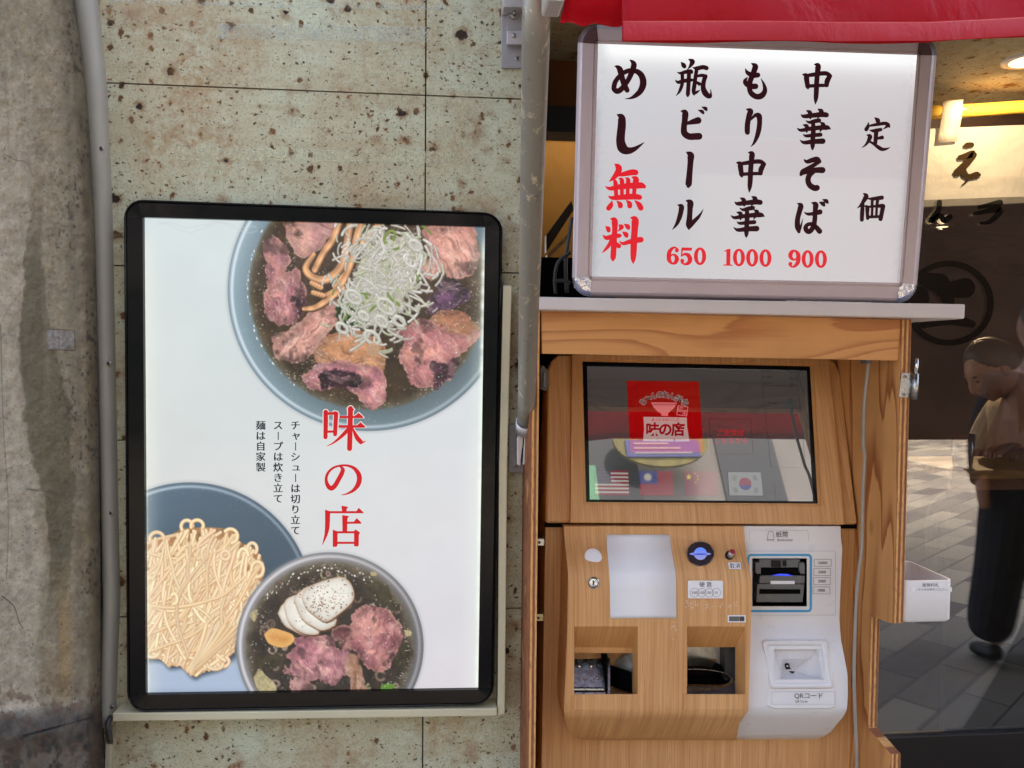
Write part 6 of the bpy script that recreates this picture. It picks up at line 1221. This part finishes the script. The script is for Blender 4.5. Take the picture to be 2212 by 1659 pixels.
# ================================================================== INSIDE: COUNTER, CUP, GUEST
def wood_in(name, c): s = NT(name); n = s.noise(s.pos((3, 40, 40)), 1, 4, .6); return s.p(col=s.mix(s.mr(n, .35, .65), c, tuple(x*.5 for x in c)), rough=.4)
yc0, yc1 = .78, 1.14
zc = hit(2150, 1016, yc0).z; zc2 = hit(2150, 1060, yc0).z
ct = box('eating_counter', (hit(2058, 1016, yc0).x, yc0, zc-.03), (6.5, yc1, zc), wood_in('counter_wood', s2l((176, 132, 70))), None, (2.6, .96, 0), bevel=.004); tag(ct, 'long wooden eating counter seen through the glass door', 'counter')
box('counter_apron', (hit(2058, 1016, yc0).x+.01, yc0+.015, zc2), (6.4, yc0+.04, zc-.03), wood_in('apron_wood', s2l((120, 76, 40))), ct); box('counter_front', (hit(2062, 1016, yc0).x+.01, yc0+.03, .02), (6.4, yc0+.055, zc2), mat('dark_counter_front', (.006, .005, .005), .7, spec=.1), ct)
cpos = hit(2079, 1004, yc0+.08); cpos.z = zc; v = []; n = 20
for r_, z in ((.030, 0), (.034, .05), (.037, .115), (.034, .115), (.030, .01)): v += [cpos+Vector((r_*math.cos(2*math.pi*i/n), r_*math.sin(2*math.pi*i/n), z)) for i in range(n)]
o = obj('drinking_cup', v, [[k*n+i, k*n+(i+1) % n, (k+1)*n+(i+1) % n, (k+1)*n+i] for k in range(4) for i in range(n)]+[list(range(n)), list(range(4*n, 5*n))], mat('brown_tumbler', (.07, .028, .014), .15, coat=.5), None, cpos, smooth=True); tag(o, 'brown plastic tumbler standing on the counter beside the guest', 'cup')
def skin_mesh(name, verts, edges, m, parent, loc, sub=2):
    me = bpy.data.meshes.new(name); L = W[parent.name] if parent else Vector(loc); me.from_pydata([tuple(Vector(p_[:3])-L) for p_ in verts], edges, []); me.materials.append(m)
    o = bpy.data.objects.new(name, me); C.objects.link(o); W[o.name] = L
    if parent: o.parent = parent
    else: o.location = L
    o.modifiers.new('skin', 'SKIN'); 
    if not me.skin_vertices: bpy.context.view_layer.objects.active = o; me.skin_vertices.new()
    for i, p_ in enumerate(verts):
        r_ = p_[3] if len(p_) > 3 else .05; r_ = r_ if isinstance(r_, (tuple, list)) else (r_, r_)
        me.skin_vertices[0].data[i].radius = r_
    me.skin_vertices[0].data[0].use_root = True
    sb_ = o.modifiers.new('sub', 'SUBSURF'); sb_.levels = sub; sb_.render_levels = sub; me.shade_smooth(); return o
def chain(V, E, pts, start=None):
    prev = start
    for p_ in pts:
        V.append(p_); 
        if prev is not None: E.append((prev, len(V)-1))
        prev = len(V)-1
    return prev
SKN = mat('skin', (.30, .15, .095), .5, var=.08); HR = mat('dark_hair', (.012, .010, .009), .55, var=.3, vscale=120)
def ellip(name, c, r_, m, parent, axes, seg=28, rin=18, fn=None):
    """smooth head-like form in local axes (forward, side, up) with an optional radial shaping function"""
    v = []; 
    for i in range(rin+1):
        th_ = math.pi*i/rin
        for j in range(seg):
            ph = 2*math.pi*j/seg; d = Vector((math.sin(th_)*math.cos(ph), math.sin(th_)*math.sin(ph), math.cos(th_))); k = fn(d) if fn else 1.
            v.append(c+axes[0]*(d.x*r_[0]*k)+axes[1]*(d.y*r_[1]*k)+axes[2]*(d.z*r_[2]*k))
    f = [[i*seg+j, i*seg+(j+1) % seg, (i+1)*seg+(j+1) % seg, (i+1)*seg+j] for i in range(rin) for j in range(seg)]
    return obj(name, v, f, m, parent, smooth=True)
def gb_(d, t, w_): t = Vector(t).normalized(); return math.exp(-((d-t).length/w_)**2)
def face(d):
    k = 1.0+.27*gb_(d, (1, 0, -.20), .17)+.10*gb_(d, (1, 0, .02), .10)+.10*gb_(d, (.95, 0, -.50), .10)+.08*gb_(d, (.9, 0, -.62), .09)+.16*gb_(d, (.72, 0, -.85), .22)+.04*gb_(d, (.93, .3, .2), .12)+.04*gb_(d, (.93, -.3, .2), .12)-.05*gb_(d, (.95, .32, .06), .14)-.05*gb_(d, (.95, -.32, .06), .14)+.03*gb_(d, (.95, 0, .25), .3)
    return k-.06*abs(d.y)*max(0, -d.z)*1.5
hairf = lambda d: .86+.15*(lambda t: t*t*(3-2*t))(min(1, max(0, (d.z-.75*d.x-.02+.12*math.sin(d.y*5))/.22+.5)))+.010*math.sin(d.y*60+d.x*9)+.012*math.sin(d.y*23-d.x*31+d.z*17)
hc = hit(2143, 800, 1.33); pitch_ = R(38); fw = Vector((-math.cos(pitch_), .12, -math.sin(pitch_))).normalized(); sd_ = fw.cross(Vector((0, 0, 1))).normalized(); up_ = sd_.cross(fw)
V, E = [], []; neck = hc-up_*.08-fw*.055; chest = neck+Vector((.10, .02, -.30)); hips = Vector((chest.x+.10, chest.y, zc-.22))
a = chain(V, E, [(*hips, (.15, .17)), (*(hips*.5+chest*.5), (.13, .16)), (*chest, (.13, .18)), (*(neck+Vector((.05, .0, -.10))), (.09, .13)), (*neck, .052), (*(hc-up_*.04-fw*.03), .05)])
for sgn in (-1, 1):
    sh_ = chest+Vector((.0, sgn*.19, .16)); el = sh_+Vector((-.10, sgn*.06, -.30)); wr_ = Vector((hc.x-.03-.05*(sgn > 0), 1.04+.035*sgn, zc+.045))
    chain(V, E, [(*sh_, .062), (*((sh_+el)/2), .05), (*el, .042), (*((el+wr_)/2), .036), (*wr_, .024)], 2)
    chain(V, E, [(*(hips+Vector((-.20, sgn*.10, -.02))), .085), (*(hips+Vector((-.42, sgn*.11, -.04))), .062), (*(hips+Vector((-.40, sgn*.11, -.30))), .052), (*(hips+Vector((-.38, sgn*.11, -.44))), .036)], 0)
gp = thing('person', (hips.x, hips.y, .02), 'seated guest in a beige shirt bending over the counter, facing left', 'person')
body = skin_mesh('body', V, E, SKN, gp, None)
ellip('head', hc, (.098, .076, .118), SKN, gp, (fw, sd_, up_), 72, 56, face)
for sgn in (-1, 1):
    ellip('eye', hc+fw*.087+sd_*(.030*sgn)+up_*.008, (.006, .013, .006), HR, gp, (fw, sd_, up_), 12, 8); ellip('eyebrow', hc+fw*.086+sd_*(.032*sgn)+up_*.030, (.008, .020, .004), HR, gp, (fw, sd_, up_), 12, 8)
ellip('mouth', hc+fw*.083-up_*.058, (.008, .020, .0035), mat('lip', (.16, .06, .05), .5), gp, (fw, sd_, up_), 12, 8)
ellip('hair', hc+up_*.016-fw*.014, (.103, .083, .120), HR, gp, (fw, sd_, up_), 40, 24, hairf)
for sgn in (-1, 1): ellip('ear', hc+sd_*(.075*sgn)-fw*.012-up_*.006, (.018, .009, .03), SKN, gp, (fw, sd_, up_), 16, 10)
V2, E2 = [], []; chain(V2, E2, [(*hips, (.17, .19)), (*(hips*.5+chest*.5), (.15, .185)), (*chest, (.15, .20)), (*(neck+Vector((.05, .0, -.09))), (.085, .12))])
for sgn in (-1, 1):
    sh_ = chest+Vector((.0, sgn*.19, .16)); el = sh_+Vector((-.10, sgn*.06, -.30)); chain(V2, E2, [(*sh_, .078), (*((sh_+el)/2), .068), (*(sh_*.35+el*.65), .064)], 2)
skin_mesh('shirt', V2, E2, mat('beige_shirt', s2l((176, 152, 120)), .85, var=.15, vscale=14), gp, None)
for sgn in (-1, 1):
    sh_ = chest+Vector((.0, sgn*.19, .16)); wr_ = Vector((hc.x-.03-.05*(sgn > 0), 1.04+.035*sgn, zc+.045)); V3, E3 = [], []
    b0 = chain(V3, E3, [(*wr_, .022), (*(wr_+Vector((-.05, 0, -.005))), (.030, .016))])
    for j in range(4): chain(V3, E3, [(*(wr_+Vector((-.085, (j-1.5)*.018, -.012))), .0085), (*(wr_+Vector((-.108-.006*(j in (1, 2)), (j-1.5)*.018, -.026))), .0075), (*(wr_+Vector((-.112, (j-1.5)*.017, -.044))), .0065)], b0)
    chain(V3, E3, [(*(wr_+Vector((-.05, sgn*-.03, -.018))), .009), (*(wr_+Vector((-.085, sgn*-.034, -.034))), .008)], 0)
    skin_mesh('hand', V3, E3, SKN, gp, None, 1)
    if sgn < 0: v, f = ring_data(0, 0, 1, 1, .9, .9, pl(0)); tube('wristwatch', [wr_+Vector((.022, 0, .006)), wr_+Vector((.040, 0, .010))], .033, M['steel'], gp, n=20)
V4, E4 = [], []; chain(V4, E4, [(*(hips+Vector((0, 0, .06))), (.165, .18)), (*hips, (.17, .185))])
for sgn in (-1, 1): chain(V4, E4, [(*(hips+Vector((-.20, sgn*.10, -.02))), .10), (*(hips+Vector((-.42, sgn*.11, -.04))), .075), (*(hips+Vector((-.40, sgn*.11, -.30))), .068), (*(hips+Vector((-.38, sgn*.11, -.44))), .06)], 1)
skin_mesh('trousers', V4, E4, mat('dark_trousers', (.012, .012, .014), .9), gp, None)
for sgn in (-1, 1): V5, E5 = [], []; chain(V5, E5, [(*(hips+Vector((-.36, sgn*.11, -.49))), .046), (*(hips+Vector((-.46, sgn*.11, -.51))), .042), (*(hips+Vector((-.54, sgn*.11, -.52))), .036)]); skin_mesh('shoe', V5, E5, M['blackm'], gp, None)
st = thing('bar_stool', (hips.x, hips.y, .02), 'dark bar stool under the seated guest', 'stool')
v, f = tube_data([hips+Vector((0, 0, -.16)), hips+Vector((0, 0, -.12))], .17, 24); obj('seat', v, f, M['blackm'], st); tube('pedestal', [Vector((hips.x, hips.y, .03)), hips+Vector((0, 0, -.16))], .03, M['steel'], st)

# ================================================================== ACROSS THE STREET (seen in the glass, and the source of bounced light)
ob = thing('opposite_building', (0, -10.5, 0), 'grey rendered shop block across the street, mirrored in the screen glass', 'building')
Mob = mat('grey_facade', (.22, .21, .20), .85, var=.1, vscale=1.2); Mgl = mat('dark_window', (.03, .035, .04), .1)
box('facade', (-9, -14, 0), (7.6, -10.5, 8.6), Mob, ob)
db = box('dark_reflection_block', (7.7, -15, 0), (26, -11, 8), mat('dark_reflection_brown', (.012, .007, .005), .9, spec=.05, var=.3, vscale=1), None, (14, -12, 0)); tag(db, 'dark brown building added across the street to darken the door glass reflection', 'building')  # added and kept near-black so the door glass mirrors something dark
for k in range(2):
    for i in range(6): box('window', (-8+i*2.6, -10.5, 3.3+2.7*k), (-6.9+i*2.6, -10.46, 4.7+2.7*k), Mgl, ob)
for i in range(3): box('shopfront', (-8+i*4.2, -10.5, .2), (-4.6+i*4.2, -10.44, 2.5), (Mgl, mat('green_shutter', (.05, .07, .06), .5), Mgl, mat('tan_shutter', (.5, .42, .3), .6))[i], ob)
sgn_ = thing('shop_sign', (3.85, -10.2, 6.45), 'yellow and blue oval shop sign across the street', 'sign')
v, f = prism_data([Vector((3.85+.85*math.cos(2*math.pi*i/32), -10.0, 6.95+.5*math.sin(2*math.pi*i/32))) for i in range(32)], [Vector((3.85+.85*math.cos(2*math.pi*i/32), -10.08, 6.95+.5*math.sin(2*math.pi*i/32))) for i in range(32)]); obj('sign_board', v, f, mat('yellow_board', (.17, .145, .03), .6, var=.5, vscale=3), sgn_)
box('blue_band', (3.2, -9.998, 6.62), (4.5, -9.97, 6.95), mat('blue_board', (.04, .05, .2), .5), sgn_)
for k in range(3): box('pale_bar', (3.34, -9.969, 6.68+k*.09), (4.36-.2*k, -9.962, 6.71+k*.09), M['gray'], sgn_)
box('maroon_band', (3.25, -9.998, 7.14), (4.45, -9.97, 7.34), mat('maroon_board', (.10, .015, .04), .5), sgn_)
gf = box('green_banner', (2.2, -9.9, 3.6), (2.6, -9.86, 6.4), mat('green_banner_cloth', (.12, .30, .18), .7), None, (1.5, -9.9, 3.6)); tag(gf, 'tall green banner hung across the street', 'banner')
# passer-by reflected in the door glass
bx, by = 2.90, -.92
V, E = [], []
chain(V, E, [(bx, by, .92, (.16, .13)), (bx, by, 1.12, (.15, .11)), (bx, by, 1.34, (.17, .11)), (bx, by, 1.44, (.10, .08)), (bx, by, 1.50, .052), (bx, by, 1.56, .055)])
for s_ in (-1, 1):
    chain(V, E, [(bx+s_*.10, by, .84, .10), (bx+s_*.14, by+.02, .50, .066), (bx+s_*.15, by, .28, .056), (bx+s_*.16, by-.01, .09, .038)], 0)
    chain(V, E, [(bx+s_*.20, by, 1.38, .055), (bx+s_*.27, by-.02, 1.10, .042), (bx+s_*.30, by+.05, .86, .03), (bx+s_*.30, by+.07, .78, .024)], 2)
pz = thing('person', (bx, by, 0), 'passer-by in black clothes seen from behind, mirrored in the door glass', 'person')
skin_mesh('body', V, E, SKN, pz, None); ellip('head', Vector((bx, by, 1.66)), (.098, .078, .122), SKN, pz, (Vector((0, -1, 0)), Vector((1, 0, 0)), Vector((0, 0, 1))), 36, 24, face); ellip('hair', Vector((bx, by+.012, 1.675)), (.104, .084, .122), HR, pz, (Vector((0, -1, 0)), Vector((1, 0, 0)), Vector((0, 0, 1))), 32, 20, hairf)
V, E = [], []; chain(V, E, [(bx, by, .98, (.20, .15))]); 
for s_ in (-1, 1): chain(V, E, [(bx+s_*.12, by, .84, .14), (bx+s_*.17, by+.02, .50, .12), (bx+s_*.19, by, .28, .115), (bx+s_*.20, by-.01, .10, .11)], 0)
skin_mesh('trousers', V, E, mat('black_trousers', (.010, .010, .012), .9), pz, None)
V, E = [], []; chain(V, E, [(bx, by, .80, (.25, .17)), (bx, by, 1.12, (.23, .16)), (bx, by, 1.34, (.22, .15)), (bx, by, 1.46, (.12, .10))])
for s_ in (-1, 1): chain(V, E, [(bx+s_*.21, by, 1.38, .075), (bx+s_*.27, by-.02, 1.12, .062), (bx+s_*.29, by+.02, .88, .05)], 2)
skin_mesh('jacket', V, E, mat('black_jacket', (.012, .012, .014), .9), pz, None)
for s_ in (-1, 1): V, E = [], []; chain(V, E, [(bx+s_*.16, by+.03, .06, (.05, .05)), (bx+s_*.18, by-.08, .045, (.048, .04)), (bx+s_*.185, by-.15, .04, (.042, .034))]); skin_mesh('shoe', V, E, M['blackm'], pz, None)
